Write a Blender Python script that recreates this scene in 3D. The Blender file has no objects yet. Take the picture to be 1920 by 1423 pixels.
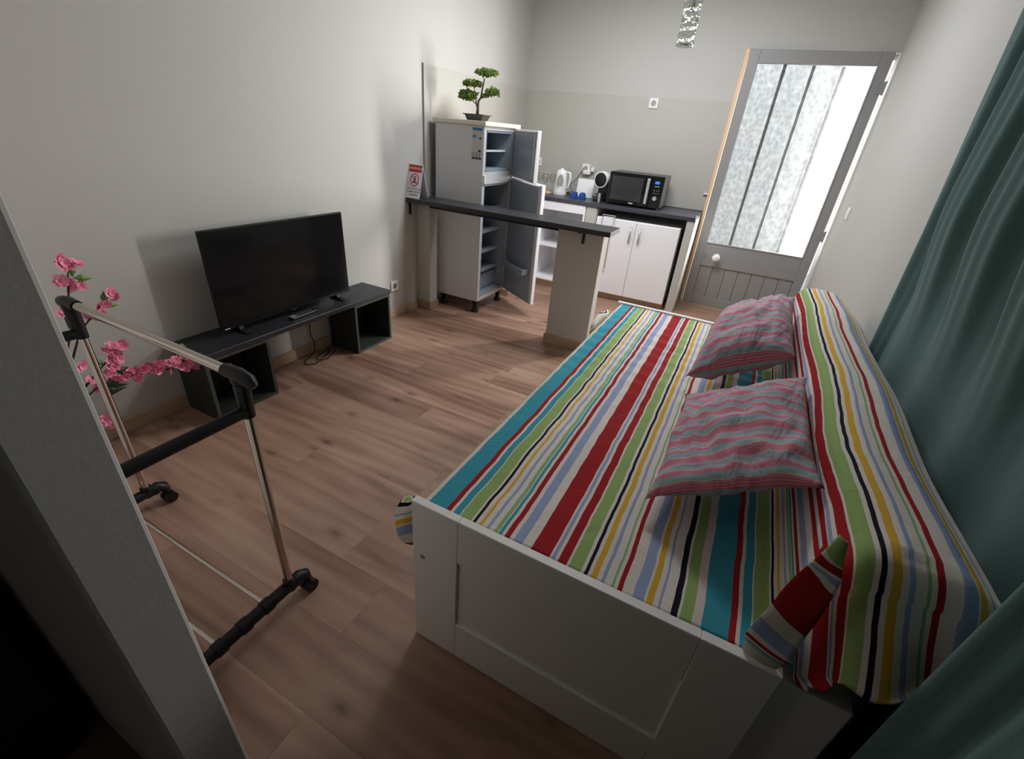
import bpy, bmesh, math, random
from mathutils import Vector, Matrix, noise
random.seed(7)
PI = math.pi
S = bpy.context.scene
COL = S.collection

# ------------------------------------------------------------------ camera
def cam():
    yaw, pitch, roll, f = 0.434032, 0.506229, 0.091578, 845.11
    cy, sy, cp, sp = math.cos(yaw), math.sin(yaw), math.cos(pitch), math.sin(pitch)
    F = Vector((-sy*cp, cy*cp, -sp)); r = Vector((cy, sy, 0)); u = r.cross(F)
    cr, sr = math.cos(roll), math.sin(roll)
    r2 = cr*r + sr*u; u2 = -sr*r + cr*u
    d = bpy.data.cameras.new('camera'); d.sensor_fit = 'HORIZONTAL'; d.sensor_width = 36
    d.lens = f/1920*36; d.clip_start = 0.02; d.clip_end = 200
    o = bpy.data.objects.new('camera', d); COL.objects.link(o)
    m = Matrix((r2, u2, -F)).transposed().to_4x4(); m.translation = Vector((2.33625, -0.35894, 1.40399))
    o.matrix_world = m; S.camera = o
cam()

# ------------------------------------------------------------------ light, world, exposure
W = bpy.data.worlds.new('sky'); S.world = W; W.use_nodes = True
wn = W.node_tree.nodes; bg = wn['Background']
bg.inputs[0].default_value = (0.87, 0.93, 1.0, 1); bg.inputs[1].default_value = 2.0
def area(name, loc, target, sx, sy, energy, color, portal=False, spread=PI):
    d = bpy.data.lights.new(name, 'AREA'); d.shape = 'RECTANGLE'; d.size = sx; d.size_y = sy
    d.energy = energy; d.color = color; d.spread = spread
    try: d.cycles.is_portal = portal
    except Exception: pass
    o = bpy.data.objects.new(name, d); COL.objects.link(o); o.location = loc
    o.rotation_euler = (Vector(target)-Vector(loc)).to_track_quat('-Z', 'Y').to_euler()
    return o
area('door_daylight', (2.84, 4.62, 1.32), (0.9, 2.6, 1.25), 0.24, 1.42, 60, (1, .98, .94), spread=math.radians(95))
area('added_kitchen_fill', (1.50, 2.95, 2.56), (1.50, 3.15, 0), 1.0, 0.7, 45, (.93, .96, 1))  # unseen fill lamp added below the ceiling to brighten kitchen and bed
vs = S.view_settings
vs.view_transform = 'Standard'; vs.look = 'None'; vs.exposure = 0.0; vs.gamma = 1; vs.use_curve_mapping = False
S.cycles.use_denoising = True
S.cycles.max_bounces = 8; S.cycles.diffuse_bounces = 5; S.cycles.transparent_max_bounces = 12
S.cycles.sample_clamp_indirect = 6; S.cycles.caustics_reflective = False; S.cycles.caustics_refractive = False

# ------------------------------------------------------------------ materials
def newmat(name):
    m = bpy.data.materials.new(name); m.use_nodes = True
    return m, m.node_tree.nodes, m.node_tree.links, m.node_tree.nodes['Principled BSDF']
def srgb(*c):
    return tuple(((v/255)/12.92 if v/255 <= .04045 else ((v/255+.055)/1.055)**2.4) for v in c) + (1,)
def mat(name, col, rough=.5, metal=0, bump=0, bscale=200, var=0, vscale=3, trans=0, ior=1.45, alpha=1, sheen=0, spec=.5):
    m, n, l, p = newmat(name)
    p.inputs['Base Color'].default_value = col if len(col) == 4 else (*col, 1)
    p.inputs['Roughness'].default_value = rough; p.inputs['Metallic'].default_value = metal
    p.inputs['Transmission Weight'].default_value = trans; p.inputs['IOR'].default_value = ior
    p.inputs['Alpha'].default_value = alpha; p.inputs['Sheen Weight'].default_value = sheen
    p.inputs['Specular IOR Level'].default_value = spec
    tc = n.new('ShaderNodeNewGeometry')
    if bump:
        t = n.new('ShaderNodeTexNoise'); t.inputs['Scale'].default_value = bscale; t.inputs['Detail'].default_value = 3
        l.new(tc.outputs['Position'], t.inputs['Vector'])
        b = n.new('ShaderNodeBump'); b.inputs['Strength'].default_value = bump; b.inputs['Distance'].default_value = .002
        l.new(t.outputs[0], b.inputs['Height']); l.new(b.outputs[0], p.inputs['Normal'])
    if var:
        t = n.new('ShaderNodeTexNoise'); t.inputs['Scale'].default_value = vscale; t.inputs['Detail'].default_value = 4
        l.new(tc.outputs['Position'], t.inputs['Vector'])
        r = n.new('ShaderNodeMapRange'); r.inputs[3].default_value = 1-var; r.inputs[4].default_value = 1+var
        l.new(t.outputs[0], r.inputs[0])
        x = n.new('ShaderNodeVectorMath'); x.operation = 'SCALE'; x.inputs[0].default_value = p.inputs['Base Color'].default_value[:3]
        l.new(r.outputs[0], x.inputs['Scale']); l.new(x.outputs[0], p.inputs['Base Color'])
    return m
M = {}
M['wall'] = mat('wall_paint', (.505, .495, .465), .75, bump=.15, bscale=120, var=.02)
M['ceil'] = mat('ceiling_paint', (.66, .66, .65), .8)
M['white'] = mat('white_laminate', (.90, .90, .92), .3, bump=.05, bscale=60)
M['bedwhite'] = mat('white_foil', (.84, .81, .77), .42, bump=.04, bscale=80)
M['whiteplastic'] = mat('white_plastic', (.80, .80, .79), .3)
M['fridge'] = mat('fridge_enamel', (.66, .66, .67), .3, bump=.05, bscale=60)
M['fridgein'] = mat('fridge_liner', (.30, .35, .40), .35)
M['seal'] = mat('rubber_seal', (.30, .30, .33), .6)
M['black'] = mat('black_plastic', (.009, .009, .010), .42, spec=.35)
M['blackgloss'] = mat('black_gloss', (.005, .006, .007), .10, spec=.3)
M['chrome'] = mat('polished_steel', (.62, .56, .50), .16, 1)
M['steel'] = mat('brushed_steel', (.6, .6, .6), .35, 1)
M['counter'] = mat('charcoal_counter', (.028, .028, .033), .42, bump=.25, bscale=60, var=.25, vscale=20)
M['worktop'] = mat('grey_blue_worktop', (.045, .045, .06), .35, bump=.2, bscale=80, var=.3, vscale=25)
M['cube'] = mat('dark_olive_board', (.024, .028, .022), .55, bump=.1, bscale=90)
M['cubeedge'] = mat('olive_edge', (.055, .062, .048), .55)
M['benchtop'] = mat('charcoal_slab', (.026, .026, .032), .42, bump=.3, bscale=50, var=.25, vscale=14)
M['doorgrey'] = mat('grey_door_paint', (.30, .295, .29), .4, bump=.08, bscale=40)
M['wood_sunjamb'] = mat('light_wood_and_sunlit_jamb', (.85, .58, .36), .5)  # wood of the chopping board; on the jamb its warmth paints sunlight
M['cream'] = mat('cream_board', (.70, .66, .56), .4)
M['red'] = mat('sign_red', srgb(200, 40, 50), .5)
M['ink'] = mat('dark_ink', (.02, .02, .03), .6)
M['signwhite'] = mat('sign_white', (.82, .84, .9), .5)
M['whiteink'] = mat('white_ink', (.85, .85, .85), .5)
M['blue'] = mat('label_blue', srgb(60, 120, 180), .5)
M['label'] = mat('label_white', (.55, .54, .52), .5)
M['labelblue'] = mat('pale_label_blue', srgb(90, 150, 190), .5)
M['pot'] = mat('brown_pot', (.05, .042, .035), .5)
M['soil'] = mat('moss', (.20, .22, .08), .9)
M['bark'] = mat('bark', (.06, .045, .03), .8, bump=.5, bscale=90)
M['leafdark'] = mat('dark_leaf', (.015, .035, .02), .5)
M['stem'] = mat('blossom_stem', (.05, .025, .02), .7)
M['leafgreen'] = mat('fresh_leaf', (.12, .25, .06), .5)
M['glass'] = mat('clear_glass', (1, 1, 1), .02, trans=1, ior=1.3)
M['blueglass'] = mat('blue_glass', (.04, .14, .65), .08, trans=.55, ior=1.4)
M['grey'] = mat('mid_grey_plastic', (.28, .28, .28), .4)
M['silver'] = mat('silver_paint', (.55, .55, .55), .3, .6)
M['outground'] = mat('pavement', (.45, .44, .42), .9, var=.1, vscale=3)
M['outwall'] = mat('outside_render', (.85, .85, .82), .9)
M['gridgreen'] = mat('grille_paint', (.11, .13, .12), .6)
M['hedge'] = mat('hedge_green', (.12, .20, .05), .9, var=.5, vscale=9)
M['knobwhite'] = mat('white_knob', (.8, .8, .8), .15)
M['darkbrown'] = mat('dark_brown_wood', (.022, .014, .011), .6, var=.3, vscale=8)
M['kettleclear'] = mat('kettle_window', (.30, .31, .29), .2)
M['pinkcloth'] = mat('pink_towel', (.75, .55, .58), .9)
M['dirtypink'] = mat('towel_border', (.45, .28, .24), .9)
M['mattress'] = mat('mattress_cloth', (.6, .6, .58), .9)
M['display'], n_, l_, p_ = newmat('blue_display')
p_.inputs['Base Color'].default_value = (0, .02, .1, 1)
p_.inputs['Emission Color'].default_value = (.03, .2, 1, 1); p_.inputs['Emission Strength'].default_value = 1.2

def tile_mat():
    m, n, l, p = newmat('ribbed_splashback')
    g = n.new('ShaderNodeNewGeometry')
    mp = n.new('ShaderNodeMapping'); mp.inputs['Scale'].default_value = (230, 230, 22)
    t = n.new('ShaderNodeTexNoise'); t.inputs['Scale'].default_value = 1; t.inputs['Detail'].default_value = 2
    l.new(g.outputs['Position'], mp.inputs[0]); l.new(mp.outputs[0], t.inputs['Vector'])
    r = n.new('ShaderNodeMix'); r.data_type = 'RGBA'; r.inputs[6].default_value = (.425, .405, .365, 1); r.inputs[7].default_value = (.505, .485, .44, 1)
    l.new(t.outputs[0], r.inputs[0]); l.new(r.outputs[2], p.inputs['Base Color'])
    b = n.new('ShaderNodeBump'); b.inputs['Strength'].default_value = .5; b.inputs['Distance'].default_value = .002
    l.new(t.outputs[0], b.inputs['Height']); l.new(b.outputs[0], p.inputs['Normal'])
    p.inputs['Roughness'].default_value = .55
    return m
M['tile'] = tile_mat()

def wood_mat(name, c1, c2, c3, rnd=True, rough=.38, axis=0, k=1.0):
    m, n, l, p = newmat(name)
    g = n.new('ShaderNodeNewGeometry'); oi = n.new('ShaderNodeObjectInfo')
    off = n.new('ShaderNodeVectorMath'); off.operation = 'ADD'
    sc = n.new('ShaderNodeVectorMath'); sc.operation = 'SCALE'; sc.inputs[0].default_value = (13, 37, 0)
    l.new(oi.outputs['Random'], sc.inputs['Scale']); l.new(g.outputs['Position'], off.inputs[0]); l.new(sc.outputs[0], off.inputs[1])
    mp = n.new('ShaderNodeMapping'); s = [1.5*k, 10*k, 10*k]
    if axis == 1: s = [14*k, 1.6*k, 14*k]
    mp.inputs['Scale'].default_value = s; l.new(off.outputs[0], mp.inputs[0])
    # broad figure
    t1 = n.new('ShaderNodeTexNoise'); t1.inputs['Scale'].default_value = .55; t1.inputs['Detail'].default_value = 4; t1.inputs['Distortion'].default_value = .7
    l.new(mp.outputs[0], t1.inputs['Vector'])
    # fine fibres
    mp2 = n.new('ShaderNodeMapping'); mp2.inputs['Scale'].default_value = [s[0]*3, s[1]*9, s[2]*9]
    l.new(off.outputs[0], mp2.inputs[0])
    t2 = n.new('ShaderNodeTexNoise'); t2.inputs['Scale'].default_value = 1; t2.inputs['Detail'].default_value = 3
    l.new(mp2.outputs[0], t2.inputs['Vector'])
    # cathedral rings
    wv = n.new('ShaderNodeTexWave'); wv.wave_type = 'BANDS'; wv.bands_direction = 'Y' if axis == 0 else 'X'
    wv.inputs['Scale'].default_value = .45; wv.inputs['Distortion'].default_value = 12; wv.inputs['Detail'].default_value = 3; wv.inputs['Detail Scale'].default_value = .6
    l.new(mp.outputs[0], wv.inputs['Vector'])
    # knots
    mp3 = n.new('ShaderNodeMapping'); mp3.inputs['Scale'].default_value = (2.2, 5.2, 1) if axis == 0 else (5.2, 2.2, 1)
    nz = n.new('ShaderNodeTexNoise'); nz.inputs['Scale'].default_value = 12; nz.inputs['Detail'].default_value = 2
    l.new(off.outputs[0], nz.inputs['Vector'])
    add = n.new('ShaderNodeMix'); add.data_type = 'VECTOR'; add.inputs[0].default_value = .035
    l.new(off.outputs[0], add.inputs[4]); l.new(nz.outputs[1], add.inputs[5]); l.new(add.outputs[1], mp3.inputs[0])
    vo = n.new('ShaderNodeTexVoronoi'); vo.voronoi_dimensions = '2D'; vo.inputs['Scale'].default_value = 1; l.new(mp3.outputs[0], vo.inputs['Vector'])
    kr = n.new('ShaderNodeMapRange'); kr.inputs[1].default_value = .02; kr.inputs[2].default_value = .24; kr.inputs[3].default_value = 1; kr.inputs[4].default_value = 0
    l.new(vo.outputs['Distance'], kr.inputs[0])
    kp = n.new('ShaderNodeMath'); kp.operation = 'POWER'; kp.inputs[1].default_value = 3.0; l.new(kr.outputs[0], kp.inputs[0])
    ramp = n.new('ShaderNodeValToRGB'); e = ramp.color_ramp.elements
    e[0].position = .25; e[0].color = c1; e[1].position = .75; e[1].color = c3
    x = e.new(.5); x.color = c2
    sm = n.new('ShaderNodeMath'); sm.operation = 'MULTIPLY_ADD'; sm.inputs[1].default_value = .14
    l.new(t2.outputs[0], sm.inputs[0]);
    a2 = n.new('ShaderNodeMath'); a2.operation = 'MULTIPLY_ADD'; a2.inputs[1].default_value = .12; l.new(wv.outputs[1], a2.inputs[0])
    a3 = n.new('ShaderNodeMath'); a3.operation = 'MULTIPLY_ADD'; a3.inputs[1].default_value = 1.25; a3.inputs[2].default_value = -.26; l.new(t1.outputs[0], a3.inputs[0])
    l.new(a3.outputs[0], a2.inputs[2]); l.new(a2.outputs[0], sm.inputs[2])
    l.new(sm.outputs[0], ramp.inputs[0])
    # per plank tint
    tint = n.new('ShaderNodeMapRange'); tint.inputs[3].default_value = .95; tint.inputs[4].default_value = 1.05; l.new(oi.outputs['Random'], tint.inputs[0])
    ts = n.new('ShaderNodeVectorMath'); ts.operation = 'SCALE'; l.new(ramp.outputs[0], ts.inputs[0]); l.new(tint.outputs[0], ts.inputs['Scale'])
    mk = n.new('ShaderNodeMix'); mk.data_type = 'RGBA'; mk.inputs[7].default_value = (c1[0]*.3, c1[1]*.22, c1[2]*.22, 1)
    km = n.new('ShaderNodeMath'); km.operation = 'MULTIPLY'; km.inputs[1].default_value = .95 if rnd else .15; l.new(kp.outputs[0], km.inputs[0])
    kn = n.new('ShaderNodeTexNoise'); kn.inputs['Scale'].default_value = 2.3; l.new(off.outputs[0], kn.inputs['Vector'])
    ks = n.new('ShaderNodeMapRange'); ks.inputs[1].default_value = .42; ks.inputs[2].default_value = .62; l.new(kn.outputs[0], ks.inputs[0])
    kk2 = n.new('ShaderNodeMath'); kk2.operation = 'MULTIPLY'; l.new(km.outputs[0], kk2.inputs[0]); l.new(ks.outputs[0], kk2.inputs[1])
    l.new(kk2.outputs[0], mk.inputs[0]); l.new(ts.outputs[0], mk.inputs[6]); l.new(mk.outputs[2], p.inputs['Base Color'])
    b = n.new('ShaderNodeBump'); b.inputs['Strength'].default_value = .15; b.inputs['Distance'].default_value = .001
    l.new(t2.outputs[0], b.inputs['Height']); l.new(b.outputs[0], p.inputs['Normal'])
    p.inputs['Roughness'].default_value = rough
    return m
M['floor'] = wood_mat('oak_laminate', (.21, .110, .074, 1), (.34, .200, .140, 1), (.44, .282, .203, 1))
M['skirt'] = wood_mat('oak_skirting', (.36, .25, .16, 1), (.46, .33, .22, 1), (.54, .40, .28, 1), rnd=False, axis=1, rough=.5)
M['skirtx'] = wood_mat('oak_skirting_x', (.36, .25, .16, 1), (.46, .33, .22, 1), (.54, .40, .28, 1), rnd=False, axis=0, rough=.5)

# striped cotton: colour bands across uv.x (metres), one repeat = 0.675 m
CC = {'turq': srgb(62, 150, 168), 'red': srgb(158, 34, 38), 'white': srgb(222, 212, 204), 'green': srgb(148, 174, 108), 'black': srgb(24, 24, 38),
      'yellow': srgb(214, 168, 60), 'blue': srgb(150, 164, 196), 'pink': srgb(218, 202, 196), 'lgreen': srgb(146, 178, 128)}
ST = [('turq', 1.81), ('red', 1.861), ('white', 1.8745), ('turq', 1.882), ('white', 1.901), ('green', 1.904), ('white', 1.935), ('black', 1.941), ('white', 1.948),
      ('yellow', 1.958), ('white', 1.968), ('blue', 1.980), ('white', 1.987), ('lgreen', 2.0), ('white', 2.011), ('turq', 2.015), ('white', 2.021), ('red', 2.031), ('white', 2.043),
      ('blue', 2.054), ('white', 2.078), ('red', 2.102), ('white', 2.149), ('blue', 2.154), ('white', 2.162), ('red', 2.171), ('white', 2.192), ('green', 2.196),
      ('white', 2.224), ('black', 2.234), ('white', 2.241), ('yellow', 2.25), ('white', 2.263), ('blue', 2.274), ('white', 2.281), ('lgreen', 2.296),
      ('white', 2.303), ('red', 2.31), ('white', 2.319), ('blue', 2.344), ('white', 2.368), ('yellow', 2.374), ('white', 2.385), ('blue', 2.397), ('white', 2.403),
      ('black', 2.424), ('white', 2.437), ('green', 2.442), ('pink', 2.466)]
U0, UL = 1.81, .675
def stripe_mat():
    m, n, l, p = newmat('striped_cotton')
    uv = n.new('ShaderNodeUVMap'); uv.uv_map = 'UVMap'
    sep = n.new('ShaderNodeSeparateXYZ'); l.new(uv.outputs[0], sep.inputs[0])
    mp = n.new('ShaderNodeMapping'); mp.inputs['Scale'].default_value = (2.5, 6, 1); l.new(uv.outputs[0], mp.inputs[0])
    nz = n.new('ShaderNodeTexNoise'); nz.inputs['Scale'].default_value = 1.5; nz.inputs['Detail'].default_value = 2; l.new(mp.outputs[0], nz.inputs['Vector'])
    w = n.new('ShaderNodeMath'); w.operation = 'MULTIPLY_ADD'; w.inputs[1].default_value = .011; l.new(nz.outputs[0], w.inputs[0])
    l.new(sep.outputs[0], w.inputs[2])
    s = n.new('ShaderNodeMath'); s.operation = 'SUBTRACT'; s.inputs[1].default_value = U0+.0055; l.new(w.outputs[0], s.inputs[0])
    d = n.new('ShaderNodeMath'); d.operation = 'DIVIDE'; d.inputs[1].default_value = UL; l.new(s.outputs[0], d.inputs[0])
    fl = n.new('ShaderNodeMath'); fl.operation = 'FLOOR'; l.new(d.outputs[0], fl.inputs[0])
    fr = n.new('ShaderNodeMath'); fr.operation = 'SUBTRACT'; l.new(d.outputs[0], fr.inputs[0]); l.new(fl.outputs[0], fr.inputs[1])
    half = 25; split = (ST[half][1]-U0)/UL
    rs = []
    for part in (ST[:half], ST[half:]):
        r = n.new('ShaderNodeValToRGB'); r.color_ramp.interpolation = 'CONSTANT'; e = r.color_ramp.elements
        e[0].position = 0; e[0].color = CC[part[0][0]]
        e[1].position = (part[1][1]-U0)/UL; e[1].color = CC[part[1][0]]
        for c, x in part[2:]:
            k = e.new((x-U0)/UL); k.color = CC[c]
        l.new(fr.outputs[0], r.inputs[0]); rs.append(r)
    gt = n.new('ShaderNodeMath'); gt.operation = 'GREATER_THAN'; gt.inputs[1].default_value = split; l.new(fr.outputs[0], gt.inputs[0])
    mx = n.new('ShaderNodeMix'); mx.data_type = 'RGBA'; l.new(gt.outputs[0], mx.inputs[0]); l.new(rs[0].outputs[0], mx.inputs[6]); l.new(rs[1].outputs[0], mx.inputs[7])
    l.new(mx.outputs[2], p.inputs['Base Color']); p.inputs['Roughness'].default_value = .9; p.inputs['Specular IOR Level'].default_value = .15
    g = n.new('ShaderNodeNewGeometry'); wv = n.new('ShaderNodeTexNoise'); wv.inputs['Scale'].default_value = 500
    l.new(g.outputs['Position'], wv.inputs['Vector'])
    b = n.new('ShaderNodeBump'); b.inputs['Strength'].default_value = .15; b.inputs['Distance'].default_value = .001; l.new(wv.outputs[0], b.inputs['Height'])
    # crinkles
    cr = n.new('ShaderNodeTexNoise'); cr.inputs['Scale'].default_value = 9; cr.inputs['Detail'].default_value = 5; cr.inputs['Distortion'].default_value = 1.5; l.new(g.outputs['Position'], cr.inputs['Vector'])
    b2 = n.new('ShaderNodeBump'); b2.inputs['Strength'].default_value = .35; b2.inputs['Distance'].default_value = .01; l.new(cr.outputs[0], b2.inputs['Height']); l.new(b.outputs[0], b2.inputs['Normal'])
    l.new(b2.outputs[0], p.inputs['Normal'])
    return m
M['stripe'] = stripe_mat()

def pillow_mat():
    m, n, l, p = newmat('pinstriped_pillowcase')
    uv = n.new('ShaderNodeUVMap'); uv.uv_map = 'UVMap'
    sep = n.new('ShaderNodeSeparateXYZ'); l.new(uv.outputs[0], sep.inputs[0])
    d = n.new('ShaderNodeMath'); d.operation = 'MULTIPLY'; d.inputs[1].default_value = 1/.092; l.new(sep.outputs[1], d.inputs[0])
    fr = n.new('ShaderNodeMath'); fr.operation = 'FRACT'; l.new(d.outputs[0], fr.inputs[0])
    r = n.new('ShaderNodeValToRGB'); e = r.color_ramp.elements
    pk, tq, gy, ye = srgb(204, 108, 128), srgb(140, 168, 172), srgb(196, 174, 186), srgb(200, 186, 166)
    e[0].position = 0; e[0].color = pk; e[1].position = .98; e[1].color = pk
    for pos, c in ((.20, pk), (.24, ye), (.28, tq), (.46, tq), (.5, pk), (.62, pk), (.66, gy), (.86, tq), (.90, gy)):
        k = e.new(pos); k.color = c
    l.new(fr.outputs[0], r.inputs[0])
    d2 = n.new('ShaderNodeMath'); d2.operation = 'MULTIPLY'; d2.inputs[1].default_value = 1/.0055; l.new(sep.outputs[1], d2.inputs[0])
    f2 = n.new('ShaderNodeMath'); f2.operation = 'FRACT'; l.new(d2.outputs[0], f2.inputs[0])
    g2 = n.new('ShaderNodeMath'); g2.operation = 'GREATER_THAN'; g2.inputs[1].default_value = .6; l.new(f2.outputs[0], g2.inputs[0])
    g3 = n.new('ShaderNodeMath'); g3.operation = 'MULTIPLY'; g3.inputs[1].default_value = .42; l.new(g2.outputs[0], g3.inputs[0])
    mx = n.new('ShaderNodeMix'); mx.data_type = 'RGBA'; mx.inputs[7].default_value = srgb(205, 195, 205)
    l.new(g3.outputs[0], mx.inputs[0]); l.new(r.outputs[0], mx.inputs[6]); l.new(mx.outputs[2], p.inputs['Base Color'])
    p.inputs['Roughness'].default_value = .9; p.inputs['Specular IOR Level'].default_value = .1
    g = n.new('ShaderNodeNewGeometry'); mp = n.new('ShaderNodeMapping'); mp.inputs['Rotation'].default_value = (0, 0, .5); mp.inputs['Scale'].default_value = (14, 4, 8)
    l.new(g.outputs['Position'], mp.inputs[0])
    cr = n.new('ShaderNodeTexNoise'); cr.inputs['Scale'].default_value = 1; cr.inputs['Detail'].default_value = 3; cr.inputs['Distortion'].default_value = 1; l.new(mp.outputs[0], cr.inputs['Vector'])
    b2 = n.new('ShaderNodeBump'); b2.inputs['Strength'].default_value = .9; b2.inputs['Distance'].default_value = .02; l.new(cr.outputs[0], b2.inputs['Height'])
    l.new(b2.outputs[0], p.inputs['Normal'])
    return m
M['pillow'] = pillow_mat()

def curtain_mat():
    m, n, l, p = newmat('green_curtain_cloth')
    g = n.new('ShaderNodeNewGeometry'); t = n.new('ShaderNodeTexNoise'); t.inputs['Scale'].default_value = 260; t.inputs['Detail'].default_value = 2
    l.new(g.outputs['Position'], t.inputs['Vector'])
    r = n.new('ShaderNodeMix'); r.data_type = 'RGBA'; r.inputs[6].default_value = (.055, .115, .11, 1); r.inputs[7].default_value = (.12, .21, .195, 1)
    l.new(t.outputs[0], r.inputs[0]); l.new(r.outputs[2], p.inputs['Base Color']); p.inputs['Roughness'].default_value = .95; p.inputs['Sheen Weight'].default_value = .2
    p.inputs['Specular IOR Level'].default_value = .1
    return m
M['curtain'] = curtain_mat()

def doorglass_mat():
    m, n, l, p = newmat('obscured_glass')
    out = n['Material Output']
    g = n.new('ShaderNodeNewGeometry')
    mp = n.new('ShaderNodeMapping'); mp.inputs['Scale'].default_value = (34, 34, 26); l.new(g.outputs['Position'], mp.inputs[0])
    v = n.new('ShaderNodeTexVoronoi'); v.feature = 'SMOOTH_F1'; v.inputs['Scale'].default_value = 1; v.inputs['Randomness'].default_value = .75; l.new(mp.outputs[0], v.inputs['Vector'])
    t = n.new('ShaderNodeTexNoise'); t.inputs['Scale'].default_value = 1.4; t.inputs['Detail'].default_value = 2; t.inputs['Distortion'].default_value = 2; l.new(mp.outputs[0], t.inputs['Vector'])
    mixh = n.new('ShaderNodeMath'); mixh.operation = 'MULTIPLY'; l.new(v.outputs['Distance'], mixh.inputs[0]); l.new(t.outputs[0], mixh.inputs[1])
    r = n.new('ShaderNodeMapRange'); r.inputs[1].default_value = .08; r.inputs[2].default_value = .42; r.inputs[3].default_value = .78; r.inputs[4].default_value = 1.0; l.new(mixh.outputs[0], r.inputs[0])
    cc = n.new('ShaderNodeCombineColor'); 
    for i in range(3): l.new(r.outputs[0], cc.inputs[i])
    tr = n.new('ShaderNodeBsdfTransparent'); l.new(cc.outputs[0], tr.inputs[0])
    tl = n.new('ShaderNodeBsdfTranslucent'); l.new(cc.outputs[0], tl.inputs[0])
    mx = n.new('ShaderNodeMixShader'); mx.inputs[0].default_value = .02; l.new(tr.outputs[0], mx.inputs[1]); l.new(tl.outputs[0], mx.inputs[2])
    gl = n.new('ShaderNodeBsdfGlossy'); gl.inputs['Roughness'].default_value = .2
    bp = n.new('ShaderNodeBump'); bp.inputs['Strength'].default_value = .6; bp.inputs['Distance'].default_value = .004; l.new(mixh.outputs[0], bp.inputs['Height']); l.new(bp.outputs[0], gl.inputs['Normal'])
    m2 = n.new('ShaderNodeMixShader'); m2.inputs[0].default_value = .06; l.new(mx.outputs[0], m2.inputs[1]); l.new(gl.outputs[0], m2.inputs[2])
    l.new(m2.outputs[0], out.inputs[0]); n.remove(p)
    return m
M['doorglass'] = doorglass_mat()
def added_skyglass():
    m, n, l, p = newmat('added_roof_glass'); tr = n.new('ShaderNodeBsdfTransparent'); tr.inputs[0].default_value = (.9, .93, .95, 1)
    mx = n.new('ShaderNodeMixShader'); mx.inputs[0].default_value = .08; l.new(tr.outputs[0], mx.inputs[1]); l.new(p.outputs[0], mx.inputs[2]); l.new(mx.outputs[0], n['Material Output'].inputs[0]); p.inputs['Roughness'].default_value = .05
    return m
M['added_skyglass'] = added_skyglass()
def clearglass():
    m, n, l, p = newmat('thin_clear_glass'); tr = n.new('ShaderNodeBsdfTransparent'); tr.inputs[0].default_value = (.93, .94, .94, 1)
    lw = n.new('ShaderNodeLayerWeight'); lw.inputs[0].default_value = .25; gl = n.new('ShaderNodeBsdfGlossy'); gl.inputs['Roughness'].default_value = .05
    mx = n.new('ShaderNodeMixShader'); l.new(lw.outputs['Facing'], mx.inputs[0]); l.new(tr.outputs[0], mx.inputs[1]); l.new(gl.outputs[0], mx.inputs[2]); l.new(mx.outputs[0], n['Material Output'].inputs[0])
    return m
M['clear'] = clearglass()
def crystal():
    m, n, l, p = newmat('hammered_crystal'); tr = n.new('ShaderNodeBsdfTransparent'); tr.inputs[0].default_value = (.80, .82, .78, 1)
    lw = n.new('ShaderNodeLayerWeight'); lw.inputs[0].default_value = .55
    g = n.new('ShaderNodeNewGeometry'); v = n.new('ShaderNodeTexVoronoi'); v.inputs['Scale'].default_value = 55; l.new(g.outputs['Position'], v.inputs['Vector'])
    bp = n.new('ShaderNodeBump'); bp.inputs['Strength'].default_value = 1; bp.inputs['Distance'].default_value = .006; l.new(v.outputs['Distance'], bp.inputs['Height'])
    l.new(bp.outputs[0], lw.inputs['Normal']); gl = n.new('ShaderNodeBsdfGlossy'); gl.inputs['Roughness'].default_value = .08; l.new(bp.outputs[0], gl.inputs['Normal'])
    mx = n.new('ShaderNodeMixShader'); l.new(lw.outputs['Facing'], mx.inputs[0]); l.new(tr.outputs[0], mx.inputs[1]); l.new(gl.outputs[0], mx.inputs[2]); l.new(mx.outputs[0], n['Material Output'].inputs[0])
    return m
M['crystal'] = crystal()
def petal_mat():
    m, n, l, p = newmat('pink_petal')
    oi = n.new('ShaderNodeNewGeometry'); t = n.new('ShaderNodeTexNoise'); t.inputs['Scale'].default_value = 40
    l.new(oi.outputs['Position'], t.inputs['Vector'])
    r = n.new('ShaderNodeMix'); r.data_type = 'RGBA'; r.inputs[6].default_value = srgb(226, 98, 140); r.inputs[7].default_value = srgb(250, 176, 200)
    l.new(t.outputs[0], r.inputs[0]); l.new(r.outputs[2], p.inputs['Base Color']); p.inputs['Roughness'].default_value = .8
    return m
M['petal'] = petal_mat()
def bonsai_leaf():
    m, n, l, p = newmat('bonsai_leaf')
    g = n.new('ShaderNodeNewGeometry'); t = n.new('ShaderNodeTexNoise'); t.inputs['Scale'].default_value = 90
    l.new(g.outputs['Position'], t.inputs['Vector'])
    r = n.new('ShaderNodeMix'); r.data_type = 'RGBA'; r.inputs[6].default_value = (.022, .055, .008, 1); r.inputs[7].default_value = (.17, .27, .03, 1)
    l.new(t.outputs[0], r.inputs[0]); l.new(r.outputs[2], p.inputs['Base Color']); p.inputs['Roughness'].default_value = .6
    return m
M['bleaf'] = bonsai_leaf()

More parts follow.
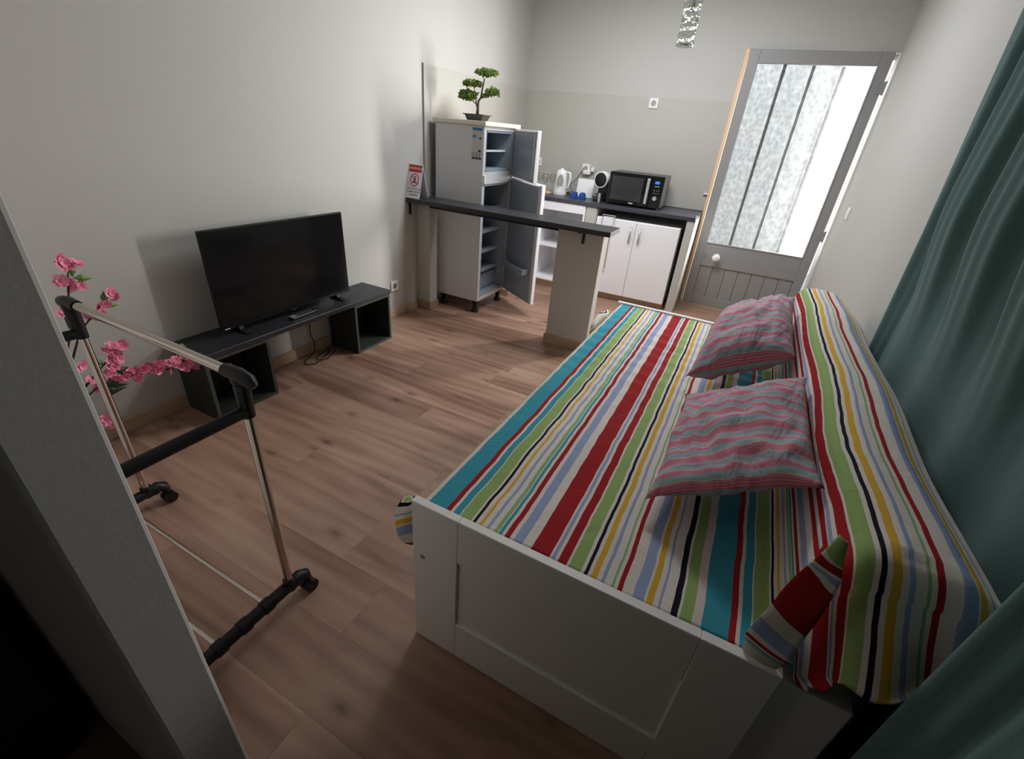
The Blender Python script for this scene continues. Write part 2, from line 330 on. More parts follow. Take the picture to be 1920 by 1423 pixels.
# ------------------------------------------------------------------ builders
INV = {}
def link(o, parent=None):
    COL.objects.link(o)
    if parent is not None:
        o.parent = parent; INV[o.name] = INV.get(parent.name, Matrix.Identity(4))
def thing(name, label, cat, loc=(0, 0, 0), rz=0, group=None):
    o = bpy.data.objects.new(name, None); COL.objects.link(o); o.empty_display_size = .05
    o.location = loc; o.rotation_euler = (0, 0, rz); o['label'] = label; o['category'] = cat
    if group: o['group'] = group
    INV[o.name] = (Matrix.Translation(loc) @ Matrix.Rotation(rz, 4, 'Z')).inverted()
    return o
def tag(o, label, cat, group=None):
    o['label'] = label; o['category'] = cat
    if group: o['group'] = group
    return o
class B:
    def __init__(s): s.bm = bmesh.new()
    def box(s, x0, x1, y0, y1, z0, z1, bev=0, seg=2, M=None):
        vs_ = [s.bm.verts.new((x, y, z)) for x in (x0, x1) for y in (y0, y1) for z in (z0, z1)]
        fs = []
        for q in ((0, 1, 3, 2), (4, 6, 7, 5), (0, 4, 5, 1), (2, 3, 7, 6), (0, 2, 6, 4), (1, 5, 7, 3)):
            fs.append(s.bm.faces.new([vs_[i] for i in q]))
        if bev:
            es = list({e for f in fs for e in f.edges})
            r = bmesh.ops.bevel(s.bm, geom=es, offset=bev, segments=seg, affect='EDGES', profile=.5)
            vs_ = list({v for f in r['faces'] for v in f.verts} | {v for v in vs_ if v.is_valid})
        if M is not None:
            allv = set(vs_)
            bmesh.ops.transform(s.bm, matrix=M, verts=[v for v in allv if v.is_valid])
        return s
    def cyl(s, p0, p1, r, seg=16, r2=None, cap=True):
        p0, p1 = Vector(p0), Vector(p1); d = p1-p0
        q = d.to_track_quat('Z', 'Y').to_matrix().to_4x4()
        m = Matrix.Translation((p0+p1)/2) @ q
        bmesh.ops.create_cone(s.bm, cap_ends=cap, segments=seg, radius1=r, radius2=r if r2 is None else r2, depth=d.length, matrix=m)
        return s
    def sph(s, c, r, scale=(1, 1, 1), seg=12, rot=None):
        m = Matrix.Translation(c) @ (rot.to_4x4() if rot else Matrix.Identity(4)) @ Matrix.Diagonal((*scale, 1))
        bmesh.ops.create_uvsphere(s.bm, u_segments=seg, v_segments=max(6, seg*2//3), radius=r, matrix=m)
        return s
    def tube(s, pts, r, seg=8, cap=True):
        pts = [Vector(p) for p in pts]; rs = r if isinstance(r, (list, tuple)) else [r]*len(pts)
        rings = []; up = Vector((0, 0, 1)); prev = None
        for i, p in enumerate(pts):
            t = (pts[min(i+1, len(pts)-1)]-pts[max(i-1, 0)]).normalized()
            if prev is None:
                a = t.orthogonal().normalized()
            else:
                a = (prev-t*prev.dot(t)).normalized()
            prev = a; b = t.cross(a)
            rings.append([s.bm.verts.new(p+(a*math.cos(2*PI*k/seg)+b*math.sin(2*PI*k/seg))*rs[i]) for k in range(seg)])
        for i in range(len(rings)-1):
            for k in range(seg):
                s.bm.faces.new((rings[i][k], rings[i][(k+1) % seg], rings[i+1][(k+1) % seg], rings[i+1][k]))
        if cap:
            s.bm.faces.new(rings[0][::-1]); s.bm.faces.new(rings[-1])
        return s
    def lathe(s, c, prof, seg=20, mtx=None):
        c = Vector(c); rings = []
        for r, z in prof:
            rings.append([s.bm.verts.new((mtx @ Vector((r*math.cos(2*PI*k/seg), r*math.sin(2*PI*k/seg), z)) if mtx else Vector((r*math.cos(2*PI*k/seg), r*math.sin(2*PI*k/seg), z)))+c) for k in range(seg)])
        for i in range(len(rings)-1):
            for k in range(seg):
                s.bm.faces.new((rings[i][k], rings[i][(k+1) % seg], rings[i+1][(k+1) % seg], rings[i+1][k]))
        if prof[0][0] > 1e-4: s.bm.faces.new(rings[0][::-1])
        if prof[-1][0] > 1e-4: s.bm.faces.new(rings[-1])
        return s
    def prism(s, poly, ax, a, b):
        # poly: 2D points; ax: extrusion axis
        def P(u, v, w):
            return {'x': (w, u, v), 'y': (u, w, v), 'z': (u, v, w)}[ax]
        lo = [s.bm.verts.new(P(u, v, a)) for u, v in poly]; hi = [s.bm.verts.new(P(u, v, b)) for u, v in poly]
        n = len(poly); s.bm.faces.new(lo); s.bm.faces.new(hi[::-1])
        for i in range(n): s.bm.faces.new((lo[i], hi[i], hi[(i+1) % n], lo[(i+1) % n]))
        return s
    def xf(s, m):
        bmesh.ops.transform(s.bm, matrix=m, verts=s.bm.verts[:]); return s
    def build(s, name, m, parent=None, world=True, smooth=False, label=None, kind=None):
        bmesh.ops.remove_doubles(s.bm, verts=s.bm.verts[:], dist=1e-6)
        bmesh.ops.recalc_face_normals(s.bm, faces=s.bm.faces[:])
        if parent is not None and world:
            s.bm.transform(INV.get(parent.name, Matrix.Identity(4)))
        me = bpy.data.meshes.new(name); s.bm.to_mesh(me); s.bm.free()
        ms = m if isinstance(m, list) else [m]
        for k in ms: me.materials.append(k)
        if smooth:
            for p in me.polygons: p.use_smooth = True
        o = bpy.data.objects.new(name, me); link(o, parent)
        if label: o['label'] = label
        if kind: o['kind'] = kind
        if smooth == 'auto' :
            try: me.set_sharp_from_angle(angle=math.radians(40))
            except Exception: pass
        return o
def text(body, size, m, name, parent, mtx, extrude=.0004):
    cu = bpy.data.curves.new('t', 'FONT'); cu.body = body; cu.size = size; cu.align_x = 'CENTER'; cu.align_y = 'CENTER'; cu.extrude = extrude; cu.resolution_u = 3
    to = bpy.data.objects.new('t', cu); COL.objects.link(to)
    dg = bpy.context.evaluated_depsgraph_get(); me = bpy.data.meshes.new_from_object(to.evaluated_get(dg))
    bpy.data.objects.remove(to); bpy.data.curves.remove(cu)
    me.transform(INV.get(parent.name, Matrix.Identity(4)) @ mtx); me.materials.clear(); me.materials.append(m)
    o = bpy.data.objects.new(name, me); link(o, parent); return o
SL = .0373; RZ = math.atan(SL)
def bw(x, off, z=0): return Vector((x+off*math.sin(RZ), 4.427+SL*x-off*math.cos(RZ), z))
KM = Matrix.Translation((0, 4.427, 0)) @ Matrix.Rotation(RZ, 4, 'Z')   # kitchen frame: x along back wall, y = -offset, z up

# ------------------------------------------------------------------ structure
def struct(name, b, m, **k):
    o = b.build(name, m, **k); o['kind'] = 'structure'; return o
def sempty(name):
    o = bpy.data.objects.new(name, None); COL.objects.link(o); o['kind'] = 'structure'; INV[o.name] = Matrix.Identity(4); return o
WX = 2.965
fl = sempty('floor')
b = B(); b.box(-.1, 3.1, -2.3, 4.6, -.03, -.0102); b.build('subfloor', M['floor'], fl)
b = B(); b.box(0.001, WX, 4.40, 4.62, -.0101, -.0005); b.build('threshold', M['skirtx'], fl)
known = {1: [1.378, .08], 2: [.822], 4: [.275, 1.57], 6: [1.425], 9: [1.205], 0: [1.58], 12: [.35, 1.65]}
pk = 0
for k in range(-12, 21):
    y0 = .19+.203*k; y1 = y0+.203
    if y1 > 4.42: y1 = 4.42
    if y0 >= 4.41: break
    bs = known.get(k)
    base = bs[0] if bs else ((k*0.47) % 1.3)
    xs = [base-1.3*3]
    while xs[-1] < WX: xs.append(xs[-1]+1.3)
    if bs and len(bs) > 1: xs.append(bs[1]) if all(abs(bs[1]-x) > .2 for x in xs) else None
    xs = sorted(x for x in xs if .02 < x < WX-.02); xs = [.001]+xs+[WX-.001]
    for i in range(len(xs)-1):
        b = B(); b.box(xs[i]+.00015, xs[i+1]-.00015, y0+.00015, y1-.00015, -.010, 0, bev=.0003, seg=1)
        b.build('plank', M['floor'], fl)
# left wall (TV wall)
b = B(); b.box(-.12, 0, -2.3, 4.7, -.03, 2.6); struct('wall_left', b, M['wall'])
b = B(); b.box(WX, WX+.15, -2.3, 4.7, -.03, 2.6)
struct('wall_right', b, M['wall'])
b = B(); b.box(-.1, 1.915, 0, .15, -.03, 2.6).box(1.915, WX+.2, 0, .15, 2.118, 2.6); b.xf(KM); struct('wall_back', b, M['wall'])
b = B(); b.box(-.12, 3.1, -2.42, -2.3, -.03, 2.6); struct('wall_front', b, M['wall'])
# ceiling, with an opening added above the kitchen to let light in
b = B(); b.box(-.12, 3.2, -2.42, 2.7, 2.6, 2.72).box(-.12, 3.2, 3.6, 4.85, 2.6, 2.72).box(-.12, 1.2, 2.7, 3.6, 2.6, 2.72).box(2.3, 3.2, 2.7, 3.6, 2.6, 2.72)
struct('ceiling', b, M['ceil'])
b = B(); b.box(1.14, 2.36, 2.64, 3.66, 2.72, 2.74); struct('added_window_1', b, M['added_skyglass'])  # glazing of the added roof opening, out of view
# partition end next to the camera
b = B(); b.box(0, 1.75, -.27, -.185, 0, 2.6, bev=.006); struct('wall_partition', b, mat('partition_paint', (.80, .765, .74), .8, bump=.15, bscale=120))
# baseboards
b = B(); b.box(0, .012, -.18, 2.607, 0, .07, bev=.002, seg=1); struct('baseboard_left', b, M['skirt'])
# splashback
sp = sempty('trim_1')
b = B(); b.box(0, .010, 2.724, 4.42, .87, 1.752); b.build('splashback_side', M['tile'], sp)
b = B(); b.box(0.010, 1.915, -.010, 0, .87, 1.752); b.xf(KM); b.build('splashback_back', M['tile'], sp)
b = B(); b.box(0, .013, 2.720, 2.7245, .87, 1.754); b.build('edge_strip', M['grey'], sp)

# ------------------------------------------------------------------ door
dr = sempty('door_1')
def kb(*a, bev=.003):
    b = B(); b.box(*a, bev=bev, seg=1); b.xf(KM); return b
DL, DR = 1.944, 2.925
kb(DL, DL+.078, -.05, -.01, 0, 2.115).build('stile', M['doorgrey'], dr)
kb(DR-.078, DR, -.05, -.01, 0, 2.115).build('stile', M['doorgrey'], dr)
kb(DL+.078, DR-.078, -.05, -.01, 2.022, 2.115).build('top_rail', M['doorgrey'], dr)
kb(DL+.078, DR-.078, -.05, -.01, .385, .603).build('lock_rail', M['doorgrey'], dr)
kb(DL+.078, DR-.078, -.05, -.01, 0, .09).build('bottom_rail', M['doorgrey'], dr)
nb = 7; wbd = (DR-DL-.156)/nb
for i in range(nb):
    kb(DL+.078+i*wbd+.0015, DL+.078+(i+1)*wbd-.0015, -.038, -.02, .09, .385).build('board', M['doorgrey'], dr)
kb(DL+.078, DR-.078, -.021, -.012, .08, .39, bev=0).build('backing_panel', M['grey'], dr)
kb(DL+.078, DR-.078, -.026, -.020, .60, 2.025, bev=0).build('glass_pane', M['doorglass'], dr)
gw = (DR-DL-.156)/4
for i in (1, 2, 3):
    kb(DL+.078+i*gw-.013, DL+.078+i*gw+.013, .000, .012, .60, 2.03).build('grille_bar', M['gridgreen'], dr)
for (x0, x1, z0, z1) in ((DL+.076, DL+.082, .6, 2.025), (DR-.082, DR-.076, .6, 2.025)):
    kb(x0, x1, -.055, -.05, z0, z1, bev=0).build('glazing_bead', M['grey'], dr)
kb(DL+.078, DR-.078, -.056, -.05, .598, .606, bev=0).build('glazing_bead', M['grey'], dr)
# knob, keyhole, hinges
b = B(); b.lathe((0, 0, 0), [(.032, 0), (.032, .007), (.013, .012), (.013, .035), (.028, .044), (.037, .060), (.031, .078), (.0, .084)], mtx=Matrix.Rotation(PI/2, 3, 'X'))
b.xf(Matrix.Translation(bw(2.143, .05, .484))); b.build('door_knob', M['knobwhite'], dr, smooth=True, label='white round door knob')
b = kb(2.034, 2.048, -.056, -.05, .455, .51, bev=.002); b.build('keyhole_plate', M['grey'], dr)
for z in (1.89, .80, .15):
    b = B(); b.cyl((DR+.012, -.055, z-.045), (DR+.012, -.055, z+.045), .008, 10); b.box(DR-.03, DR+.012, -.056, -.05, z-.04, z+.04); b.xf(KM); b.build('hinge', M['grey'], dr)
# jamb strip at the latch side, warm sunlight put into its colour
b = B(); b.box(1.914, 1.938, -.028, .13, 0, 2.118, bev=.002, seg=1); b.xf(KM); struct('trim_2', b, M['wood_sunjamb'])
b = B(); b.box(1.938, WX-.002, .09, .13, 2.085, 2.118); b.xf(KM); struct('trim_3', b, M['doorgrey'])

# outside
b = B(); b.box(-4, 9, 4.62, 14, -.12, -.06); struct('ground', b, M['outground'])
b = B(); b.box(-2, 7, 7.2, 7.4, -.1, 3.2); struct('wall_outside', b, M['outwall'])

# ------------------------------------------------------------------ bar counter and its pillars
t = thing('pillar', 'narrow white pier at the wall end of the bar, oak skirting at its foot', 'pillar', (.063, 2.67, 0))
b = B(); b.box(0, .126, 2.62, 2.72, 0, .858, bev=.004); b.build('shaft', M['wall'], t)
b = B(); b.box(0, .138, 2.608, 2.72, 0, .07, bev=.002, seg=1); b.build('skirting', M['skirtx'], t)
t = thing('pillar', 'wide white pier carrying the free end of the bar, oak skirting at its foot', 'pillar', (1.36, 2.67, 0))
b = B(); b.box(1.2, 1.52, 2.62, 2.72, 0, .858, bev=.004); b.build('shaft', M['wall'], t)
b = B(); b.box(1.188, 1.532, 2.608, 2.73, 0, .07, bev=.002, seg=1); b.build('skirting', M['skirtx'], t)
t = thing('breakfast_bar', 'long charcoal bar top spanning from the left wall over two white piers', 'counter', (.8, 2.6, .86))
b = B(); b.box(0.002, 1.592, 2.496, 2.722, .860, .892, bev=.002, seg=1); b.build('bar_top', M['counter'], t)
b = B(); b.box(.128, 1.198, 2.622, 2.720, .822, .860, bev=.002, seg=1); b.build('support_beam', M['black'], t)
for x, y in ((.06, 2.52), (1.385, 2.52)):
    b = B(); b.box(x-.012, x+.012, 2.505, 2.617, .854, .860); b.box(x-.008, x+.008, 2.609 if x > 1 else 2.505, 2.617 if x > 1 else 2.513, .77, .860, bev=.002, seg=1)
    if x < 1:
        b = B(); b.box(.003, .02, 2.505, 2.61, .853, .860); b.box(.003, .018, 2.53, 2.54, .77, .860)
    b.build('bracket', M['black'], t)

# warning card
t = thing('warning_sign', 'white tent card with red WARNING band standing on the wall end of the bar', 'sign', (.062, 2.555, .892))
th = math.radians(14)
def leaf(sgn):
    m = Matrix.Translation((.062, 2.555-sgn*.055, .893)) @ Matrix.Rotation(-sgn*th, 4, 'X')
    return m
f1 = leaf(1)
b = B(); b.box(-.062, .062, -.0015, .0015, 0, .235); b.xf(f1); b.build('front_leaf', M['signwhite'], t)
b = B(); b.box(-.062, .062, -.0015, .0015, 0, .235); b.xf(leaf(-1)); b.build('back_leaf', M['signwhite'], t)
b = B(); b.box(-.057, .057, -.0026, -.0014, .182, .230); b.xf(f1); b.build('red_band', M['red'], t)
rx = Matrix.Rotation(PI/2, 4, 'X')
text('WARNING', .024, M['whiteink'], 'warning_text', t, f1 @ Matrix.Translation((0, -.003, .206)) @ rx)
for i, s_ in enumerate(('DO NOT SIT OR', 'CLIMB ON THE', 'COUNTER')):
    text(s_, .0165, M['ink'], 'notice_text', t, f1 @ Matrix.Translation((.004, -.002, .066-.021*i)) @ rx)
b = B()
pts = [(.036*math.cos(a), -.0025, .128+.042*math.sin(a)) for a in [2*PI*k/28 for k in range(29)]]
b.tube(pts, .0032, 6, cap=False); b.tube([(-.027, -.0028, .156), (.027, -.0028, .100)], .0028, 6); b.xf(f1); b.build('prohibition_ring', M['red'], t)
b = B(); b.sph((.002, -.002, .150), .006, (1, .2, 1), 10); b.prism([(-.006, .142), (.008, .140), (.010, .118), (.018, .108), (.012, .104), (.002, .112), (-.014, .104), (-.018, .110), (-.004, .122)], 'y', -.0028, -.0018)
b.xf(f1); b.build('figure_symbol', M['ink'], t)

# ------------------------------------------------------------------ fridge
FX0, FX1, FY0, FY1, FZ0, FZ1 = .062, .486, 2.79, 3.262, .105, 1.405
t = thing('fridge_freezer', 'tall grey-white built-in fridge freezer on black feet with both doors open', 'fridge', (.27, 3.02, 0))
b = B()
b.box(FX0, FX1, FY0, FY0+.03, FZ0, FZ1, bev=.003); b.box(FX0, FX1, FY1-.03, FY1, FZ0, FZ1, bev=.003)
b.box(FX0, FX0+.03, FY0+.03, FY1-.03, FZ0, FZ1); b.box(FX0, FX1, FY0+.03, FY1-.03, FZ1-.025, FZ1); b.box(FX0, FX1, FY0+.03, FY1-.03, FZ0, FZ0+.03)
b.box(FX0, FX1, FY0+.03, FY1-.03, 1.02, 1.105)
b.build('cabinet_body', M['fridge'], t)
b = B()
for z0, z1 in ((.137, 1.018), (1.107, 1.378)):
    x0, x1, y0, y1 = FX0+.035, FX1-.004, FY0+.032, FY1-.032; w = .012
    b.box(x0, x0+w, y0, y1, z0, z1); b.box(x0, x1, y0, y0+w, z0, z1); b.box(x0, x1, y1-w, y1, z0, z1); b.box(x0, x1, y0, y1, z1-w, z1); b.box(x0, x1, y0, y1, z0, z0+w)
b.build('inner_lining', M['fridgein'], t)
for z in (.32, .48, .64, .82): 
    b = B(); b.box(FX0+.05, FX1-.06, FY0+.046, FY1-.046, z, z+.006); b.box(FX1-.066, FX1-.058, FY0+.046, FY1-.046, z-.004, z+.012); b.build('shelf', M['fridgein'], t)
b = B(); b.box(FX0+.05, FX1-.05, FY0+.046, FY1-.046, 1.24, 1.244); b.box(FX1-.056, FX1-.048, FY0+.046, FY1-.046, 1.237, 1.250); b.build('shelf', M['whiteplastic'], t)
b = B(); b.box(.125, FX1-.08, FY0+.05, FY1-.05, .15, .29, bev=.01); b.build('crisper_drawer', M['fridgein'], t)
def fdoor(ang, z0, z1):
    m = Matrix.Translation((FX1+.004, FY1-.004, 0)) @ Matrix.Rotation(ang, 4, 'Z')   # local: door extends along -y when closed
    b = B(); b.box(0, .03, -.468, 0, z0, z1, bev=.003); b.xf(m); d = b.build('door', M['white'], t)
    b = B(); b.box(-.012, 0, -.445, -.023, z0+.02, z1-.02, bev=.004); b.xf(m); b.build('door_liner', M['fridgein'], d)
    b = B()
    for (a0, a1, c0, c1) in ((-.452, -.440, z0+.012, z1-.012), (-.028, -.016, z0+.012, z1-.012), (-.452, -.016, z0+.012, z0+.024), (-.452, -.016, z1-.024, z1-.012)):
        b.box(-.016, 0, a0, a1, c0, c1)
    b.xf(m); b.build('door_seal', M['seal'], d)
    return d, m
d1, m1 = fdoor(math.radians(47), 1.06, 1.405)
d2, m2 = fdoor(math.radians(57), .11, 1.052)
for z in (.35,):
    b = B(); b.box(-.075, -.068, -.41, -.06, z, z+.05, bev=.003); b.box(-.07, -.012, -.41, -.06, z, z+.006); b.box(-.07, -.012, -.41, -.404, z, z+.05); b.box(-.07, -.012, -.066, -.06, z, z+.05)
    b.xf(m2); b.build('door_rack', M['fridgein'], d2)
b = B(); b.box(.0305, .034, -.455, -.43, .93, .99, bev=.001); b.xf(m2); b.build('fixing_bracket', M['grey'], d2)
b = B(); b.box(FX1-.002, FX1+.016, FY0+.002, FY0+.03, 1.03, 1.085, bev=.002); b.build('hinge_stop', M['whiteplastic'], t)
b = B(); b.box(FX1-.03, FX1+.016, FY1-.02, FY1+.006, 1.052, 1.062, bev=.002); b.build('middle_hinge', M['whiteplastic'], t)
for x, y in ((FX0+.05, FY0+.05), (FX1-.04, FY0+.035), (FX0+.05, FY1-.04), (FX1-.04, FY1-.04)):
    b = B(); b.lathe((x, y, 0), [(.032, 0), (.032, .010), (.022, .022), (.017, .055), (.020, .070), (.026, .080), (.026, .104)], 16); b.build('foot', M['black'], t, smooth='auto')
# stickers on the near side (faces -y)
b = B(); b.box(.385, .470, FY0-.0012, FY0-.0001, 1.185, 1.392); b.build('energy_label', M['label'], t, label='paper sticker with blue header')
b = B(); b.box(.388, .468, FY0-.0020, FY0-.0012, 1.372, 1.390); b.build('label_header', M['blue'], t)
b = B(); b.box(.390, .422, FY0-.0020, FY0-.0012, 1.325, 1.345); b.build('label_block', M['labelblue'], t)
b = B(); b.box(.446, .464, FY0-.0020, FY0-.0012, 1.318, 1.330)
for x in (.388, .416, .444):
    b.box(x, x+.024, FY0-.0018, FY0-.0012, 1.188, 1.2); b.box(x, x+.0012, FY0-.0018, FY0-.0012, 1.188, 1.228); b.box(x+.009, x+.014, FY0-.0018, FY0-.0012, 1.207, 1.222)
b.box(.388, .468, FY0-.0018, FY0-.0012, 1.229, 1.2305); b.box(.440, .462, FY0-.0018, FY0-.0012, 1.237, 1.250)
b.build('label_print', M['ink'], t, kind='stuff')
b = B(); b.box(.045, .50, 2.776, 3.33, FZ1, FZ1+.028, bev=.002, seg=1)
tag(b.build('top_board', M['cream']), 'cream board lying on top of the fridge under the bonsai', 'board')
b = B(); b.box(.30, .48, 3.37, 3.46, 0, .06, bev=.002, seg=1); b.build('trim_4', M['skirtx'], kind='structure')

# bonsai
BX, BY, BZ = .30, 2.99, FZ1+.028
t = thing('bonsai', 'small artificial bonsai with four green leaf pads in a brown tray on the fridge', 'plant', (BX, BY, BZ))
b = B()
# tray: tapered rectangular
def ring(hx, hy, z): return [Vector((BX+sx*hx, BY+sy*hy, z)) for sx, sy in ((-1, -1), (1, -1), (1, 1), (-1, 1))]
rs = [ring(.062, .042, BZ), ring(.078, .054, BZ+.035), ring(.090, .064, BZ+.038), ring(.090, .064, BZ+.043), ring(.074, .050, BZ+.043), ring(.070, .046, BZ+.034)]
vv = [[b.bm.verts.new(p) for p in r_] for r_ in rs]
for i in range(len(vv)-1):
    for k in range(4): b.bm.faces.new((vv[i][k], vv[i][(k+1) % 4], vv[i+1][(k+1) % 4], vv[i+1][k]))
b.bm.faces.new(vv[0][::-1]); b.bm.faces.new(vv[-1])
tray = b.build('tray', M['pot'], t)
b = B(); b.box(BX-.07, BX+.07, BY-.046, BY+.046, BZ+.034, BZ+.0375); b.build('moss', M['soil'], t)
Z = BZ+.036
R_ = Vector((.9, .42, 0))   # roughly screen right
def bp(s, z, d=0): return Vector((BX, BY, Z))+R_*s+Vector((0, 0, z))+Vector((-.42, .9, 0))*d
b = B()
b.tube([bp(0, 0), bp(.002, .05), bp(.004, .09), bp(.022, .115), bp(.028, .16), bp(.038, .21), bp(.042, .235)], [.013, .009, .008, .0075, .006, .005, .004], 8)
b.tube([bp(.0, .045), bp(-.012, .075), bp(-.016, .12), bp(-.030, .165)], [.007, .005, .0045, .003], 7)
b.tube([bp(-.010, .07), bp(-.035, .088), bp(-.075, .098)], [.004, .0035, .003], 7)
b.tube([bp(.022, .115), bp(.045, .118), bp(.085, .125)], [.004, .0035, .003], 7)
b.build('trunk', M['bark'], t, smooth=True)
def pad(c, rx_, rz_, nn):
    b = B()
    for i in range(nn):
        a = random.uniform(0, 2*PI); rr = math.sqrt(random.random()); ph = random.uniform(-.5, 1)
        p = c+R_*(math.cos(a)*rr*rx_)+Vector((-.42, .9, 0))*(math.sin(a)*rr*rx_*.75)+Vector((0, 0, ph*rz_*math.sqrt(max(.05, 1-rr*rr*.8))))
        d = Vector((random.gauss(0, 1), random.gauss(0, 1), random.gauss(.6, .8))).normalized()
        q = d.orthogonal().normalized(); L = random.uniform(.013, .023)
        tip = p+d*L; w = q*L*.42
        v = [b.bm.verts.new(x) for x in (p, p+d*L*.5+w, tip, p+d*L*.5-w)]; b.bm.faces.new(v)
    bmesh.ops.recalc_face_normals(b.bm, faces=b.bm.faces[:])
    b.build('leaf_pad', M['bleaf'], t)
pad(bp(.058, .262, 0), .080, .027, 560); pad(bp(-.046, .190), .070, .024, 480)
pad(bp(-.082, .112), .056, .042, 480); pad(bp(.104, .145), .048, .034, 380); pad(bp(-.022, .125), .020, .02, 60); pad(bp(.052, .122), .022, .012, 60)

# ------------------------------------------------------------------ kitchen run
WZ0, WZ1 = .832, .866
t = thing('worktop', 'dark grey-blue kitchen worktop running along the back wall to the door', 'worktop', bw(1.2, .27, WZ0), RZ)
b = B(); b.box(.45, 1.905, -.54, -.001, WZ0, WZ1, bev=.004); b.xf(KM); b.build('slab', M['worktop'], t)
b = B(); b.box(1.835, 1.903, -.532, -.012, 0, WZ0, bev=.003); b.xf(KM)
tag(b.build('end_wall', M['wall']), 'low white masonry support under the door end of the worktop', 'support')
# sink base carcass, open
t = thing('sink_cabinet', 'open white base unit with shelf beside the fridge doors', 'cabinet', bw(.70, .27, 0), RZ)
def kk(parent, name, m, *a, bev=.002):
    b = B(); b.box(*a, bev=bev, seg=1); b.xf(KM); return b.build(name, m, parent)
kk(t, 'side_panel', M['white'], .45, .468, -.53, -.02, .065, .83); kk(t, 'side_panel', M['white'], .905, .923, -.53, -.02, .065, .83)
kk(t, 'front_rail', M['white'], .468, .905, -.532, -.514, .752, .83); kk(t, 'shelf', M['white'], .468, .905, -.51, -.04, .40, .418)
kk(t, 'bottom_panel', M['white'], .468, .905, -.53, -.02, .065, .083); kk(t, 'back_panel', M['whiteplastic'], .468, .905, -.028, -.02, .083, .83)
kk(t, 'plinth', M['skirtx'], .45, .923, -.50, -.485, 0, .065)
t = thing('support', 'white rounded masonry stub between open unit and two-door cabinet', 'support', bw(.975, .27, 0), RZ)
kk(t, 'body', M['wall'], .925, 1.035, -.53, -.02, 0, .83, bev=.012)
# two-door cabinet
t = thing('base_cabinet', 'white two-door cabinet with curved handles standing under the worktop', 'cabinet', bw(1.42, .27, 0), RZ)
CX0, CX1, CZ1 = 1.045, 1.80, .758
kk(t, 'side_panel', M['white'], CX0, CX0+.016, -.52, -.03, .065, CZ1-.016); kk(t, 'side_panel', M['white'], CX1-.016, CX1, -.52, -.03, .065, CZ1-.016)
kk(t, 'top_panel', M['white'], CX0, CX1, -.525, -.03, CZ1-.016, CZ1); kk(t, 'bottom_panel', M['white'], CX0+.016, CX1-.016, -.52, -.03, .065, .081)
kk(t, 'back_panel', M['white'], CX0+.016, CX1-.016, -.036, -.03, .081, CZ1-.016); kk(t, 'plinth', M['skirtx'], CX0, CX1, -.48, -.465, 0, .065)
XM = 1.418
for x0, x1, hx in ((CX0+.002, XM-.0015, XM-.045), (XM+.0015, CX1-.002, XM+.040)):
    d = kk(t, 'cabinet_door', M['white'], x0, x1, -.540, -.522, .066, CZ1-.002)
    b = B(); pts = [Vector((hx+.008*math.sin(PI*k/12), -.540-.036*math.sin(PI*k/12), .575+.135*(k/12))) for k in range(13)]
    b.tube(pts, .0075, 8); b.xf(KM); b.build('handle', M['silver'], d, smooth=True)
# towel on the left door
t = thing('towel', 'pink and white tea towel hanging over the left cabinet door', 'towel', bw(1.17, .545, .4), RZ)
b = B(); b.box(1.105, 1.20, -.550, -.5415, .28, .763, bev=.002); b.box(1.105, 1.20, -.550, -.50, .758, .766, bev=.002); b.xf(KM); b.build('cloth', M['signwhite'], t)
b = B(); b.box(1.190, 1.2005, -.5512, -.5500, .30, .70); b.xf(KM); b.build('border', M['dirtypink'], t)
b = B(); b.tube([bw(1.10, .553, .70), bw(1.10, .553, .785), bw(1.10, .40, .80)], .003, 6); b.tube([bw(1.215, .553, .70), bw(1.215, .553, .785), bw(1.215, .40, .80)], .003, 6); b.tube([bw(1.10, .553, .785), bw(1.215, .553, .785)], .003, 6)
tag(b.build('towel_rail', M['steel'], None), 'thin wire rail above the tea towel', 'rail')

# microwave
MX0, MX1, MO, MZ0, MZ1 = 1.075, 1.565, .44, WZ1+.012, 1.142
t = thing('microwave', 'black microwave with silver handle and glowing blue display on worktop', 'microwave', bw(1.32, .27, WZ1), RZ)
kk(t, 'casing', M['blackgloss'] if 0 else mat('dark_casing', (.03, .027, .025), .35), MX0, MX1, -MO+.02, -.10, MZ0, MZ1, bev=.006)
kk(t, 'door_panel', M['blackgloss'], MX0+.002, 1.46, -MO, -MO+.022, MZ0+.002, MZ1-.002, bev=.004)
kk(t, 'window', mat('microwave_window', (.035, .035, .035), .15), MX0+.03, 1.385, -MO-.0015, -MO, MZ0+.035, MZ1-.03, bev=0)
kk(t, 'control_panel', M['blackgloss'], 1.4605, MX1-.002, -MO, -MO+.022, MZ0+.002, MZ1-.002, bev=.004)
b = B(); b.box(1.420, 1.445, -MO-.022, -MO-.012, MZ0+.03, MZ1-.025, bev=.004); b.box(1.427, 1.438, -MO-.014, -MO, MZ0+.045, MZ0+.06); b.box(1.427, 1.438, -MO-.014, -MO, MZ1-.05, MZ1-.035); b.xf(KM); b.build('handle', M['silver'], t)
kk(t, 'display', M['display'], 1.487, 1.525, -MO-.0015, -MO, MZ1-.062, MZ1-.040, bev=0)
b = B(); b.cyl((1.508, -MO, MZ0+.085), (1.508, -MO-.016, MZ0+.085), .018, 20); b.xf(KM); b.build('dial', M['silver'], t, smooth='auto')
b = B()
for i in range(3):
    for j in range(2): b.box(1.483+i*.02, 1.496+i*.02, -MO-.001, -MO, MZ0+.125+j*.022, MZ0+.129+j*.022)
b.box(1.49, 1.53, -MO-.001, -MO, MZ1-.085, MZ1-.078)
b.xf(KM); b.build('key_print', M['grey'], t, kind='stuff')
